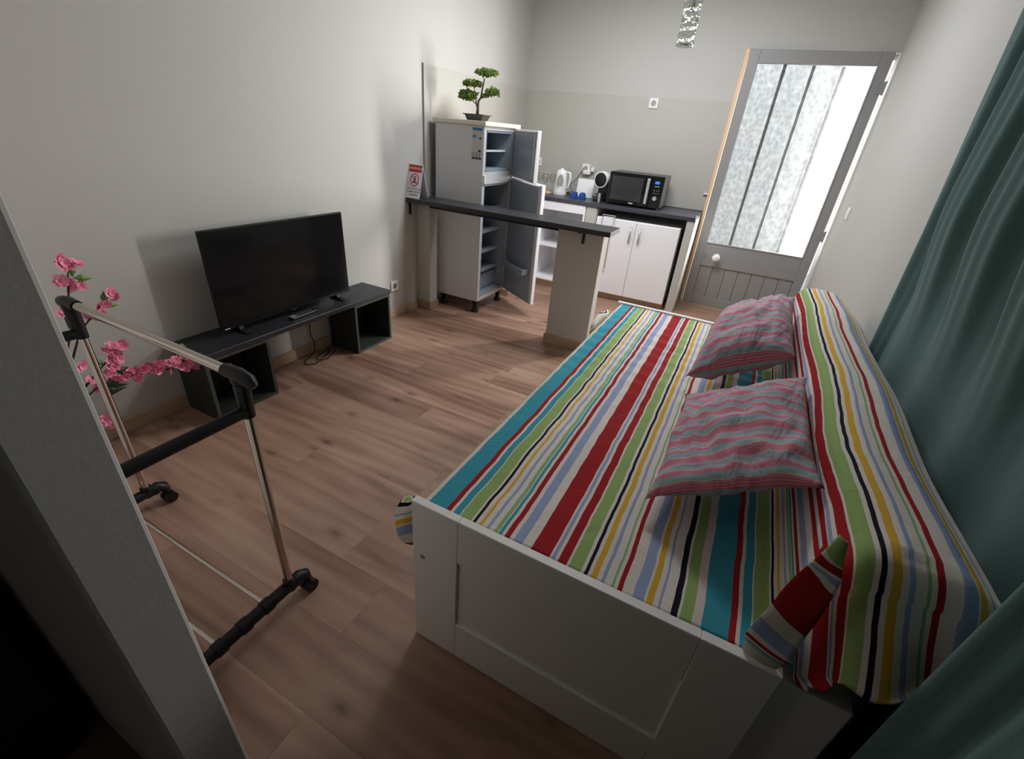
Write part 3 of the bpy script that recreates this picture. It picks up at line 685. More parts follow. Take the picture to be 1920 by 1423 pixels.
kk(t, 'logo_mark', M['whiteink'], 1.285, 1.325, -MO-.0025, -MO-.0015, MZ0+.016, MZ0+.023, bev=0)
for x in (MX0+.03, MX1-.03):
    for y in (.13, MO-.05):
        b = B(); b.cyl((x, -y, WZ1), (x, -y, MZ0+.002), .012, 10); b.xf(KM); b.build('foot', M['black'], t)

# coffee machine
t = thing('coffee_machine', 'black capsule coffee machine with round head ringed in white', 'coffee machine', bw(1.0, .30, WZ1), RZ)
def K(x, o, z): return bw(x, o, z)
b = B(); b.box(.945, 1.060, -.29, -.15, WZ1, 1.09, bev=.02); b.xf(KM); b.build('column', M['black'], t)
b = B(); b.lathe((0, 0, 0), [(.070, 0), (.073, .02), (.069, .055), (.055, .11), (.035, .13)], 24, mtx=Matrix.Rotation(-PI/2, 3, 'X')); b.xf(Matrix.Translation(K(.975, .36, 1.055)) @ Matrix.Rotation(math.radians(-12), 4, 'Z')); b.build('head', M['whiteplastic'], t, smooth='auto')
b = B(); b.lathe((0, 0, 0), [(.0, -.006), (.054, -.005), (.060, 0), (.060, .004)], 24, mtx=Matrix.Rotation(-PI/2, 3, 'X')); b.xf(Matrix.Translation(K(.975, .364, 1.055)) @ Matrix.Rotation(math.radians(-12), 4, 'Z')); b.build('head_cap', M['black'], t, smooth='auto')
b = B(); b.box(.93, 1.02, -.37, -.18, WZ1, WZ1+.022, bev=.006); b.box(.935, 1.015, -.365, -.28, WZ1+.055, WZ1+.061, bev=.002); b.xf(KM); b.build('drip_tray', M['black'], t)
b = B(); b.cyl(K(.995, .385, WZ1), K(.995, .385, WZ1+.075), .014, 14); tag(b.build('espresso_cup', M['silver'], None, smooth='auto'), 'small chrome shot cup in front of the coffee machine', 'cup')
# kettle
t = thing('kettle', 'white jug kettle with oval water window near the back corner', 'kettle', bw(.55, .25, WZ1))
kc = K(.55, .25, WZ1); kettle_t = t
b = B(); b.lathe(kc, [(.066, 0), (.068, .012), (.066, .03), (.062, .045), (.063, .06), (.056, .15), (.050, .205), (.040, .222), (.012, .232), (.010, .242), (.0, .244)], 24); b.build('jug', M['whiteplastic'], t, smooth='auto')
b = B(); b.lathe((0, 0, 0), [(0, .060), (.030, .060), (.034, .052)], 20, mtx=Matrix.Rotation(PI/2, 3, 'X') @ Matrix.Diagonal((.9, 2.0, 1))); b.xf(Matrix.Translation(kc+Vector((-.004, -.002, .12))) @ Matrix.Rotation(math.radians(18), 4, 'Z')); b.build('water_window', M['kettleclear'], t, smooth='auto')
b = B(); b.tube([kc+Vector(p) for p in ((.045, .0, .21), (.085, 0, .205), (.095, 0, .16), (.085, 0, .08), (.06, 0, .06))], [.010, .011, .011, .010, .009], 8); b.build('handle', M['whiteplastic'], t, smooth=True)
# cutting board / tray leaning
t = K(.0, 0, 0)
b = B(); b.box(-.085, .085, -.006, .006, 0, .17, bev=.004); b.xf(Matrix.Translation(K(.80, .24, WZ1)) @ Matrix.Rotation(RZ, 4, 'Z') @ Matrix.Rotation(math.radians(-12), 4, 'X'))
tag(b.build('white_board', M['whiteplastic']), 'square white board leaning upright between the kettle and coffee machine', 'board')
b = B(); b.box(.30, .47, -.30, -.12, WZ1, WZ1+.012, bev=.003); b.xf(KM)
tag(b.build('chopping_board', M['wood_sunjamb']), 'light wooden board lying on the worktop by the wine glasses', 'board')
lb = ['blue drinking glass upside down, left of the two by the white board', 'blue drinking glass upside down, nearer to the coffee machine']
for i, x in enumerate((.745, .825)):
    b = B(); b.lathe(K(x, .37, WZ1), [(.036, 0), (.038, .004), (.034, .03), (.026, .055), (.014, .060), (.0, .060)], 18)
    tag(b.build('tumbler', M['blueglass'], None, smooth='auto'), lb[i], 'glass', 'blue glasses')
wl = ['wine glass behind the fridge door, left of the group', 'wine glass behind the fridge door, middle of the group', 'wine glass behind the fridge door, right of the group']
for i, (x, o_) in enumerate(((.33, .24), (.40, .30), (.45, .22))):
    b = B(); b.lathe(K(x, o_, WZ1+.012), [(.030, 0), (.030, .003), (.004, .008), (.0035, .07), (.022, .085), (.034, .11), (.034, .135), (.029, .165), (.027, .165), (.031, .135), (.031, .112), (.018, .09), (.0, .08)], 18)
    tag(b.build('wine_glass', M['clear'], None, smooth=True), wl[i], 'wine glass', 'wine glasses')
# sockets
def socket(c, nrm, lab, w=.08):
    q = Vector(nrm).to_track_quat('Z', 'Y').to_matrix().to_4x4() if abs(nrm[2]) < .9 else Matrix.Identity(4)
    m = Matrix.Translation(c) @ q
    t = thing('wall_socket', lab, 'socket', c)
    b = B(); b.box(-w/2, w/2, -w/2, w/2, 0, .009, bev=.003); b.xf(m); b.build('face_plate', M['whiteplastic'], t)
    b = B(); b.lathe((0, 0, 0), [(.022, .009), (.022, .0105), (.019, .0105), (.018, .0045), (0, .0045)], 20); b.xf(m); b.build('recess', M['grey'], t, smooth='auto')
    b = B(); b.cyl((-.008, 0, .006), (-.008, 0, .0068), .0028, 8); b.cyl((.008, 0, .006), (.008, 0, .0068), .0028, 8); b.xf(m); b.build('pin_hole', M['ink'], t)
nb_ = (math.sin(RZ), -math.cos(RZ), 0)
socket((0.0005, 2.322, .254), (1, 0, 0), 'white socket low on the left wall beside the television bench')
socket(bw(1.256, .0105, 1.705), nb_, 'white socket at the top edge of the ribbed splashback')
socket(bw(.19, .0105, 1.127), nb_, 'white socket on the splashback above the wine glasses')
socket(bw(.715, .0105, 1.115), nb_, 'white socket above the leaning white board with plugs in it')
b = B(); b.box(.70, .775, -.045, -.012, 1.06, 1.10, bev=.006); b.box(.78, .81, -.055, -.012, 1.09, 1.13, bev=.006); b.xf(KM)
tag(b.build('plug_adapter', M['whiteplastic']), 'white plug adapter pushed into the splashback socket', 'plug')
b = B(); b.tube([K(.695, .02, 1.12), K(.69, .05, 1.09), K(.66, .09, 1.02), K(.61, .14, .95), K(.66, .18, .905), K(.60, .20, .885), K(.66, .24, .875), K(.60, .25, .873)], .0035, 6)
b.build('power_cord', M['black'], kettle_t, smooth=True)
# light switch on the right wall
t = thing('light_switch', 'white light switch on the right wall near the door', 'switch', (WX-.001, 3.93, 1.055))
b = B(); b.box(WX-.010, WX-.0005, 3.89, 3.97, 1.015, 1.095, bev=.003); b.build('face_plate', M['whiteplastic'], t)
b = B(); b.box(WX-.014, WX-.009, 3.905, 3.955, 1.03, 1.08, bev=.002); b.build('rocker', M['whiteplastic'], t)
# small latch hook hanging at the end of the worktop
b = B(); b.tube([K(1.898, .548, .855), K(1.905, .552, .875), K(1.90, .55, .885), K(1.893, .55, .87), K(1.902, .552, .84), K(1.892, .553, .80)], .003, 6)
tag(b.build('wire_hook', M['steel'], None, smooth=True), 'bent wire hook hanging at the door end of the worktop', 'hook')
t = K(1.90, .05, 1.02); b = B(); b.box(1.875, 1.914, -.03, -.011, 1.012, 1.024, bev=.003); b.xf(KM)
tag(b.build('latch_keeper', M['whiteplastic']), 'small white latch keeper on the splashback beside the door edge', 'latch')

# pendant
LX, LY, LZ = 1.715, 2.9, 1.89
t = thing('pendant_lamp', 'slim hammered crystal tube pendant hanging near the kitchen', 'lamp', (LX, LY, LZ))
b = B(); prof = []
n_ = 26
for i in range(n_): prof.append((.047+.004*math.sin(i*2.3), .42*i/(n_-1)))
bb = b; rings = []
for i, (r, z) in enumerate(prof):
    rings.append([bb.bm.verts.new((LX+(r+.003*noise.noise((k*1.7, i*1.1, 0)))*math.cos(2*PI*k/20), LY+(r+.003*noise.noise((k*1.7, i*1.1, 0)))*math.sin(2*PI*k/20), LZ+z)) for k in range(20)])
for i in range(n_-1):
    for k in range(20): bb.bm.faces.new((rings[i][k], rings[i][(k+1) % 20], rings[i+1][(k+1) % 20], rings[i+1][k]))
bb.build('glass_tube', M['crystal'], t)
b = B(); b.lathe((LX, LY, LZ), [(.046, .0), (.048, .006), (.046, .014), (.02, .014)], 20); b.build('bottom_rim', M['steel'], t, smooth='auto')
b = B(); b.cyl((LX, LY, LZ+.16), (LX, LY, LZ+.30), .016, 12); b.build('bulb_holder', M['grey'], t)
b = B(); b.cyl((LX, LY, LZ+.42), (LX, LY, LZ+.44), .05, 20); b.build('top_cap', M['steel'], t)
b = B(); b.cyl((LX, LY, LZ+.30), (LX, LY, 2.59), .003, 8); b.cyl((LX, LY, 2.575), (LX, LY, 2.6), .05, 20); b.build('suspension_cord', M['grey'], t)

# ------------------------------------------------------------------ tv bench
b = B(); b.box(.003, .262, .675, 1.985, .334, .362, bev=.002, seg=1); tag(b.build('bench_board', M['benchtop']), 'long charcoal board laid across two open cubes under the television', 'shelf')
for y0, y1, lab in ((.685, 1.025, 'open dark olive cube holding the left end of the television board, behind the rack'), (1.645, 1.975, 'open dark olive cube holding the right end of the television board, by the wall socket')):
    t = thing('storage_cube', lab, 'cube shelf', (.13, (y0+y1)/2, 0), 0, 'cubes under the television board')
    w = .016
    for j, (nm, a) in enumerate((('side_panel', (.016, .258, y0, y0+w, 0, .334)), ('side_panel', (.016, .258, y1-w, y1, 0, .334)), ('bottom_panel', (.016, .258, y0+w, y1-w, 0, w)),
                  ('top_panel', (.016, .258, y0+w, y1-w, .318, .334)), ('back_panel', (.014, .020, y0+w, y1-w, w, .318)))):
        b = B(); b.box(*a, bev=.001, seg=1); b.build(nm, M['cube'], t)
    b = B(); b.box(.2582, .2590, y0, y0+w, 0, .334); b.box(.2582, .2590, y1-w, y1, 0, .334); b.box(.2582, .2590, y0+w, y1-w, 0, w); b.box(.2582, .2590, y0+w, y1-w, .318, .334); b.build('edge_band', M['cubeedge'], t)
# tv
t = thing('television', 'black flat television standing on the charcoal bench against the left wall', 'television', (.12, 1.30, .362), 0)
TM = Matrix.Translation((.14, 1.30, .392)) @ Matrix.Rotation(math.radians(-.5), 4, 'Y')
def tb(name, m, *a, bev=.002, parent=t):
    b = B(); b.box(*a, bev=bev, seg=1); b.xf(TM); return b.build(name, m, parent)
TYA, TYB, TH_ = -.430, .430, .492
tb('bezel', M['black'], -.018, 0, TYA, TYB, 0, TH_, bev=.003)
tb('screen', M['blackgloss'], -.001, .0012, TYA+.006, TYB-.006, .016, TH_-.006, bev=0)
tb('rear_housing', M['black'], -.055, -.016, TYA+.10, TYB-.10, .03, .34, bev=.012)
tb('logo_mark', M['whiteink'], .0005, .0018, TYA+.016, TYA+.043, .006, .010, bev=0)
tb('sensor_tab', M['black'], -.004, .002, -.02, .02, -.006, .001, bev=.001)
for y in (-.33, .33):
    b = B(); b.prism([(-.06, .3635), (.06, .3635), (.06, .369), (.012, .378), (0, .40), (-.018, .40), (-.02, .378), (-.06, .369)], 'y', y-.012, y+.012)
    b.xf(Matrix.Translation((.135, 1.30, 0))); b.build('foot', M['black'], t)
# remote
m = Matrix.Translation((.196, 1.31, .362)) @ Matrix.Rotation(math.radians(2), 4, 'Z')
t = thing('remote_control', 'thin black remote with a silver end lying on the bench before the television', 'remote', (.196, 1.31, .362))
b = B(); b.box(-.017, .017, -.09, .09, .001, .016, bev=.004); b.xf(m); b.build('body', M['black'], t)
b = B(); b.box(-.015, .015, -.088, -.05, .016, .0172, bev=0); b.xf(m); b.build('silver_end', M['silver'], t)
b = B(); b.box(.0171, .0178, -.08, .085, .008, .013); b.xf(m); b.build('side_trim', M['silver'], t)
b = B()
for i in range(6):
    for j in (-1, 0, 1): b.cyl((j*.009, -.035+i*.019, .015), (j*.009, -.035+i*.019, .0175), .003, 8)
b.xf(m); b.build('key', M['grey'], t, kind='stuff')
# cable
b = B()
pts = [(.012, 1.50, .33), (.016, 1.49, .24), (.018, 1.48, .14), (.028, 1.49, .08), (.045, 1.47, .03), (.055, 1.42, .008), (.08, 1.36, .006), (.12, 1.34, .006), (.15, 1.38, .006), (.13, 1.46, .006), (.09, 1.55, .006), (.06, 1.585, .008),
       (.07, 1.53, .012), (.10, 1.44, .012), (.14, 1.42, .012), (.16, 1.47, .010), (.12, 1.56, .010), (.08, 1.62, .008)]
sm = []
for i in range(len(pts)-1):
    p0, p1, p2, p3 = [Vector(pts[max(0, min(len(pts)-1, i+k))]) for k in (-1, 0, 1, 2)]
    for j in range(5):
        u = j/5; sm.append(.5*((2*p1)+(-p0+p2)*u+(2*p0-5*p1+4*p2-p3)*u*u+(-p0+3*p1-3*p2+p3)*u**3))
sm = [Vector((v.x, v.y, max(v.z, .004))) for v in sm]
b.tube(sm, .0032, 6); tag(b.build('power_cable', M['black'], None, smooth=True), 'black cable dropping behind the bench and coiled on the floor', 'cable')

# ------------------------------------------------------------------ daybed
X0, X1, Y0, Y1, BH = 1.775, 2.632, .31, 2.262, .56
t = thing('daybed', 'white daybed with framed end panels, left open side towards the room', 'bed', (2.2, 1.28, 0))
def endpanel(y0, y1, out):
    # shaker panel: frame + recessed field on the outer face
    nm = 'end_panel'
    b = B(); fx0, fx1, fz0, fz1 = 1.918, 2.486, .155, .412
    b.box(X0, fx0, y0, y1, 0, BH, bev=.002, seg=1); b.box(fx1, X1, y0, y1, 0, BH, bev=.002, seg=1)
    b.box(fx0, fx1, y0, y1, 0, fz0, bev=.002, seg=1); b.box(fx0, fx1, y0, y1, fz1, BH, bev=.002, seg=1)
    p = b.build(nm, M['bedwhite'], t)
    b = B(); (b.box(fx0, fx1, y0+.008, y1, fz0, fz1) if out < 0 else b.box(fx0, fx1, y0, y1-.008, fz0, fz1)); b.build('recessed_field', M['bedwhite'], p)
    b = B(); b.lathe((0, 0, 0), [(0, .002), (.006, .002), (.008, .0)], 12, mtx=Matrix.Rotation(PI/2, 3, 'X')); b.xf(Matrix.Translation((1.807, y0 if out < 0 else y1+.001, .370))); b.build('bolt_cover', M['grey'], p)
    return p
endpanel(Y0, Y0+.024, -1); endpanel(Y1-.024, Y1, 1)
b = B(); b.box(X0+.004, X0+.024, Y0+.024, Y1-.024, .30, .44, bev=.002, seg=1); b.build('side_rail', M['bedwhite'], t)
b = B(); b.box(X1-.022, X1-.002, Y0+.024, Y1-.024, .06, .50, bev=.002, seg=1); b.build('back_rail', M['bedwhite'], t)
for y0, y1 in ((Y0+.03, 1.283), (1.289, Y1-.03)):
    b = B(); b.box(X0+.004, X0+.022, y0, y1, .02, .292, bev=.002, seg=1); d = b.build('drawer', M['bedwhite'], t)
    b = B(); b.cyl((X0+.004, (y0+y1)/2, .16), (X0-.018, (y0+y1)/2, .16), .014, 14); b.build('knob', M['bedwhite'], d)
b = B(); b.box(X0+.028, X1-.024, Y0+.03, Y1-.03, .34, .530, bev=.03); b.build('mattress', M['mattress'], t)
b = B(); b.box(X1+.004, 2.762, .335, 2.20, 0, .52, bev=.003); 
tag(b.build('back_box', M['bedwhite']), 'white box standing behind the daybed along the right wall, half under the bedspread', 'box')
b = B(); b.box(X1+.004, 2.845, .425, 2.19, .521, .800, bev=.05, seg=3)
tag(b.build('bolster', M['mattress']), 'thick folded mattress forming the backrest under the bedspread', 'cushion')

# bedspread surface
def lerp(a, b_, u): return a+(b_-a)*u
SS = lambda a, b_, x: (lambda q: q*q*(3-2*q))(max(0, min(1, (x-a)/(b_-a))))
prof = [(1.777, .42), (1.778, .50), (1.788, .540), (1.808, .551), (2.56, .552), (2.605, .556), (2.622, .60), (2.632, .70), (2.640, .78), (2.665, .828), (2.72, .842), (2.80, .836), (2.865, .80), (2.905, .745), (2.93, .68)]
# arc-length with flat origin: u = 1.81 at x = 1.81
arc = [0]
for i in range(1, len(prof)): arc.append(arc[-1]+math.dist(prof[i], prof[i-1]))
off = arc[3]; arc = [a-off+1.81 for a in arc]
def atu(u):
    for i in range(len(arc)-1):
        if u <= arc[i+1] or i == len(arc)-2:
            q = (u-arc[i])/(arc[i+1]-arc[i]); return lerp(prof[i][0], prof[i+1][0], q), lerp(prof[i][1], prof[i+1][1], q)
UF = arc[6]; UE = arc[-1]
def cloth():
    bm = bmesh.new(); uvl = bm.loops.layers.uv.new('UVMap')
    NU, NV = 210, 210
    YN, YF = .338, 2.236
    us = [arc[0]+(UE-arc[0])*i/NU for i in range(NU+1)]
    rows = []
    for j in range(NV+1):
        v = j/NV
        row = []
        for i, u in enumerate(us):
            x, z = atu(u)
            k = SS(UF+.0, UF+.085, u)         # 0 seat, 1 backrest
            drop = .25*k
            yn = lerp(YN, .425, SS(UF-.03, UF+.06, u))
            tot = (YF-yn)+drop
            s_ = v*tot
            y = YF-s_; dz = 0; dx = 0
            if s_ > YF-yn:                     # hanging over the near end
                e = s_-(YF-yn); r = .045
                if e < r*1.2:
                    a = e/r; y = yn-r*math.sin(a); dz = -r*(1-math.cos(a))
                else:
                    h = e-r*1.2; y = yn-r*.93-.36*h; dz = -r*.64-h*.93
                h = min(1, -dz/.2)
                y += -.012*h*math.sin((u-UF)*52)-.010*h*math.sin((u-UF)*27+1)
                x += .050*h+.006*h*math.sin((u-UF)*45)
                lowz = .60+.055*SS(2.76, 2.84, u)+.012*math.sin(u*30)+.05*SS(2.8, 3.0, u)+.20*SS(2.98, 3.14, u)
                z = min(z, .835)
                if z+dz < lowz-.06: dz = lowz-.06-z
            # seat relief: gentle ridges and crinkles
            px, py = x, y
            nzv = noise.noise((px*5, py*3.2, 1))*.006+noise.noise((px*16, py*9, 4))*.0016
            # dimple along the seat/back junction
            z2 = z+dz+nzv*(1 if 1.80 < x < 2.86 else .4)
            if 1.8 < u < UF-.04:
                z2 -= .012*math.exp(-((y-1.72)/.02)**2)*.25
                z2 += .003*math.sin(y*60+3*noise.noise((x*3, y*2, 9)))*SS(.9, 1.5, y)*SS(2.3, 1.9, y)*.5
            if u < arc[3]:
                # side drop, puffed outward at both ends
                q = SS(arc[3], arc[0], u)
                x -= q*(.006+.006*math.sin(y*11))
                z2 -= q*.04*noise.noise((y*3, 5, 0))
            if u > arc[8] and dz > -.05:
                x -= .006*math.sin(y*9)+.010*noise.noise((y*2.2, u, 3))
            x = min(x, WX-.03)
            row.append(bm.verts.new((x, y, z2)))
        rows.append(row)
    for j in range(NV):
        for i in range(NU):
            f = bm.faces.new((rows[j][i], rows[j][i+1], rows[j+1][i+1], rows[j+1][i]))
            for lp, (a, c) in zip(f.loops, ((i, j), (i+1, j), (i+1, j+1), (i, j+1))):
                lp[uvl].uv = (us[a], 2.3-1.9*c/NV)
            f.smooth = True
    bm.normal_update()
    me = bpy.data.meshes.new('bedspread'); bm.to_mesh(me); bm.free(); me.materials.append(M['stripe'])
    o = bpy.data.objects.new('cover', me)
    return o
t = thing('bedspread', 'multicoloured striped cotton bedspread laid over the daybed seat and backrest', 'bedspread', (2.2, 1.28, .54))
INV[t.name] = Matrix.Translation((2.2, 1.28, .54)).inverted()
o = cloth(); o.data.transform(INV[t.name]); link(o, t)
mo = o.modifiers.new('thickness', 'SOLIDIFY'); mo.thickness = .003; mo.offset = 1
# folded corner flap
def flap():
    bm = bmesh.new(); uvl = bm.loops.layers.uv.new('UVMap'); N, K_ = 40, 8
    top = [Vector((2.614, .374, .866)), Vector((2.588, .352, .80)), Vector((2.573, .344, .73)), Vector((2.562, .340, .665)), Vector((2.556, .340, .60)), Vector((2.560, .338, .556))]
    bot = [Vector((2.624, .370, .862)), Vector((2.636, .338, .80)), Vector((2.632, .330, .71)), Vector((2.632, .326, .65)), Vector((2.630, .324, .60)), Vector((2.618, .320, .562))]
    TU = [(0, 2.885), (.12, 2.867), (.2, 2.824), (.5, 2.777), (.62, 2.753), (.75, 2.729), (.82, 2.712), (.9, 2.675), (.96, 2.64), (1.01, 2.606)]
    def tu(s):
        for (a, x), (c, y) in zip(TU, TU[1:]):
            if s <= c: return x+(y-x)*(s-a)/(c-a)
        return TU[-1][1]
    def ev(P, s):
        q = s*(len(P)-1); i = min(int(q), len(P)-2); return P[i].lerp(P[i+1], q-i)
    g = []
    for i in range(N+1):
        s = i/N; a, c = ev(top, s), ev(bot, s)
        r = []
        for k in range(K_+1):
            w = k/K_; p = a.lerp(c, w); p = p+Vector((.25, -1, .1)).normalized()*(.004*math.sin(PI*w)+.0025*math.sin(s*14+w*3)); r.append(bm.verts.new(p))
        g.append(r)
    for i in range(N):
        for k in range(K_):
            f = bm.faces.new((g[i][k], g[i][k+1], g[i+1][k+1], g[i+1][k])); f.smooth = True
            for lp, (a, c) in zip(f.loops, ((i, k), (i, k+1), (i+1, k+1), (i+1, k))):
                s = a/N; u = tu(s)+.012*(c/K_); lp[uvl].uv = (u, .35+.1*c/K_)
    me = bpy.data.meshes.new('folded_corner'); bm.to_mesh(me); bm.free(); me.materials.append(M['stripe']); me.transform(INV[t.name])
    o = bpy.data.objects.new('folded_corner', me); link(o, t); mo = o.modifiers.new('thickness', 'SOLIDIFY'); mo.thickness = .003
flap()
def gather(c, rad, nm):
    bm = bmesh.new(); uvl = bm.loops.layers.uv.new('UVMap'); n1, n2 = 28, 18
    g = []
    for i in range(n2+1):
        th_ = PI*i/n2; row = []
        for k in range(n1):
            ph = 2*PI*k/n1; q = 1+.16*noise.noise((math.cos(ph)*1.8, math.sin(ph)*1.8, th_*1.2+c[0]))+.05*math.sin(ph*5+th_*2)
            row.append(bm.verts.new((c[0]+rad[0]*q*math.sin(th_)*math.cos(ph), c[1]+rad[1]*q*math.sin(th_)*math.sin(ph), c[2]+rad[2]*math.cos(th_))))
        g.append(row)
    for i in range(n2):
        for k in range(n1):
            f = bm.faces.new((g[i][k], g[i+1][k], g[i+1][(k+1) % n1], g[i][(k+1) % n1])); f.smooth = True
            for lp, a in zip(f.loops, (i, i+1, i+1, i)):
                co = lp.vert.co; lp[uvl].uv = (2.44-.17*(a/n2)+.03*math.sin(co.y*40)*.5-.6*(co.x-c[0]), co.y)
    bmesh.ops.remove_doubles(bm, verts=bm.verts[:], dist=1e-5)
    me = bpy.data.meshes.new(nm); bm.to_mesh(me); bm.free(); me.materials.append(M['stripe']); me.transform(INV[t.name])
    o = bpy.data.objects.new(nm, me); link(o, t)
gather((1.728, .362, .415), (.044, .045, .085), 'gathered_corner')
gather((1.745, 2.06, .455), (.040, .17, .085), 'gathered_corner')

# pillows
def pillow(name, label, A, B_, C_, D_, thick, seed, n=34):
    # corners: A near-left, B near-right, C far-right, D far-left (world)
    A, B_, C_, D_ = map(Vector, (A, B_, C_, D_)); nrm = ((B_-A).cross(D_-A)).normalized()
    if nrm.z < 0: nrm = -nrm
    c = (A+B_+C_+D_)/4
    t = thing(name, label, 'pillow', (c.x, c.y, c.z-thick*.4), 0, 'pillows on the daybed')
    bm = bmesh.new(); uvl = bm.loops.layers.uv.new('UVMap')
    LW = ((B_-A).length+(C_-D_).length)/2; LH = ((D_-A).length+(C_-B_).length)/2
    def pt(a, c2, side):
        # pull edges inward between corners
        e = 1-.06*(1-(2*a-1)**2)*0; 
        aa = .5+(a-.5)*(1-.07*(1-(2*c2-1)**4)*(abs(2*a-1)**3)); 
        p = A.lerp(B_, aa).lerp(D_.lerp(C_, aa), .5+(c2-.5)*(1-.07*(1-(2*a-1)**4)*(abs(2*c2-1)**3)))
        h = ((1-abs(2*a-1)**2.6)*(1-abs(2*c2-1)**2.6))**.55
        w = noise.noise((a*3+seed, c2*3, seed))*.022+abs(noise.noise((a*6+seed+c2*3, c2*3-a*4, 3)))*-.030+abs(noise.noise((a*3-c2*7, c2*5+seed, 7)))*.014
        wd = (.5 if side > 0 else .48)
        return p+nrm*side*(h*thick*wd)+nrm*w*min(1, h*1.5)
    for side in (1, -1):
        g = [[bm.verts.new(pt(i/n, j/n, side)) for i in range(n+1)] for j in range(n+1)]
        for j in range(n):
            for i in range(n):
                q = (g[j][i], g[j][i+1], g[j+1][i+1], g[j+1][i])
                f = bm.faces.new(q if side > 0 else q[::-1]); f.smooth = True
                idx = {g[j][i]: (i, j), g[j][i+1]: (i+1, j), g[j+1][i+1]: (i+1, j+1), g[j+1][i]: (i, j+1)}
                for lp in f.loops:
                    a, c2 = idx[lp.vert]; lp[uvl].uv = (a/n*LW, c2/n*LH*1.0+(0 if side > 0 else .03))
    bmesh.ops.remove_doubles(bm, verts=bm.verts[:], dist=1e-5)
    me = bpy.data.meshes.new('case'); bm.to_mesh(me); bm.free(); me.materials.append(M['pillow']); me.transform(INV[t.name])
    o = bpy.data.objects.new('pillowcase', me); link(o, t)
    return t, A, B_, C_, D_
pillow('pillow', 'pink and grey pinstriped pillow nearer the camera, lying flat on the seat', (2.300, .595, .600), (2.632, .590, .805), (2.622, 1.135, .825), (2.308, 1.110, .665), .12, 1.3)
pillow('pillow', 'pink and grey pinstriped pillow farther away, plump and tilted against the backrest', (2.286, 1.285, .645), (2.620, 1.400, .775), (2.612, 1.97, .85), (2.335, 1.90, .72), .20, 5.1)

# ------------------------------------------------------------------ curtain
def curtain():
    bm = bmesh.new(); NS, NZ = 260, 60; g = []
    ZT, ZB = 2.45, .012
    for j in range(NZ+1):
        z = lerp(ZB, ZT, j/NZ); row = []
        for i in range(NS+1):
            s = i/NS; y = 1.93-s*2.75
            low = SS(1.35, .78, z)
            room = 1-low*SS(.36, .50, y)       # squeezed behind the backrest
            base = .060+.01*math.sin(y*2)
            ph = y*2*PI/.30+.9*math.sin(y*2.3)+.35*math.sin(z*1.3+y*2)
            fold = .030*math.sin(ph)+.010*math.sin(ph*2+.6+z*.8)+.004*math.sin(ph*5+z)
            o_ = base+fold*(1.0+.15*z/ZT)+.008*noise.noise((y*3, z*1.6, 2))
            edge = .012+.055*max(0, (z-.65)/1.2)
            q = SS(0, .05, s); o_ = lerp(edge, o_, q)
            o_ = max(.010, o_)
            o_ = lerp(.018+.010*math.sin(ph), o_, room) if y < 1.8 else o_
            # swing into the room in front of the daybed
            bul = math.exp(-((y-.20)/.13)**2)*(.13+.03*math.sin(z*2))*SS(2.3, 1.2, z)*room
            bul += SS(.2, -.1, y)*(.07+.02*math.sin(y*15))*SS(2.3, 1.2, z)
            o_ += bul
            row.append(bm.verts.new((WX-.004-o_, y, z)))
        g.append(row)
    for j in range(NZ):
        for i in range(NS):
            f = bm.faces.new((g[j][i], g[j][i+1], g[j+1][i+1], g[j+1][i])); f.smooth = True
    me = bpy.data.meshes.new('drape'); bm.to_mesh(me); bm.free(); me.materials.append(M['curtain'])
    return me
t = thing('curtain', 'floor-length dark green curtain hanging along the right wall behind the daybed', 'curtain', (2.9, .6, 0))
me = curtain(); me.transform(INV[t.name]); o = bpy.data.objects.new('drape', me); link(o, t)
mo = o.modifiers.new('thickness', 'SOLIDIFY'); mo.thickness = .003
b = B(); b.cyl((2.89, -.85, 2.47), (2.89, 2.02, 2.47), .012, 12); b.sph((2.89, 2.04, 2.47), .025); b.build('rod', M['grey'], t)
for y in (-.6, 1.9):
    b = B(); b.box(2.885, WX-.001, y-.008, y+.008, 2.462, 2.478); b.build('rod_bracket', M['grey'], t)

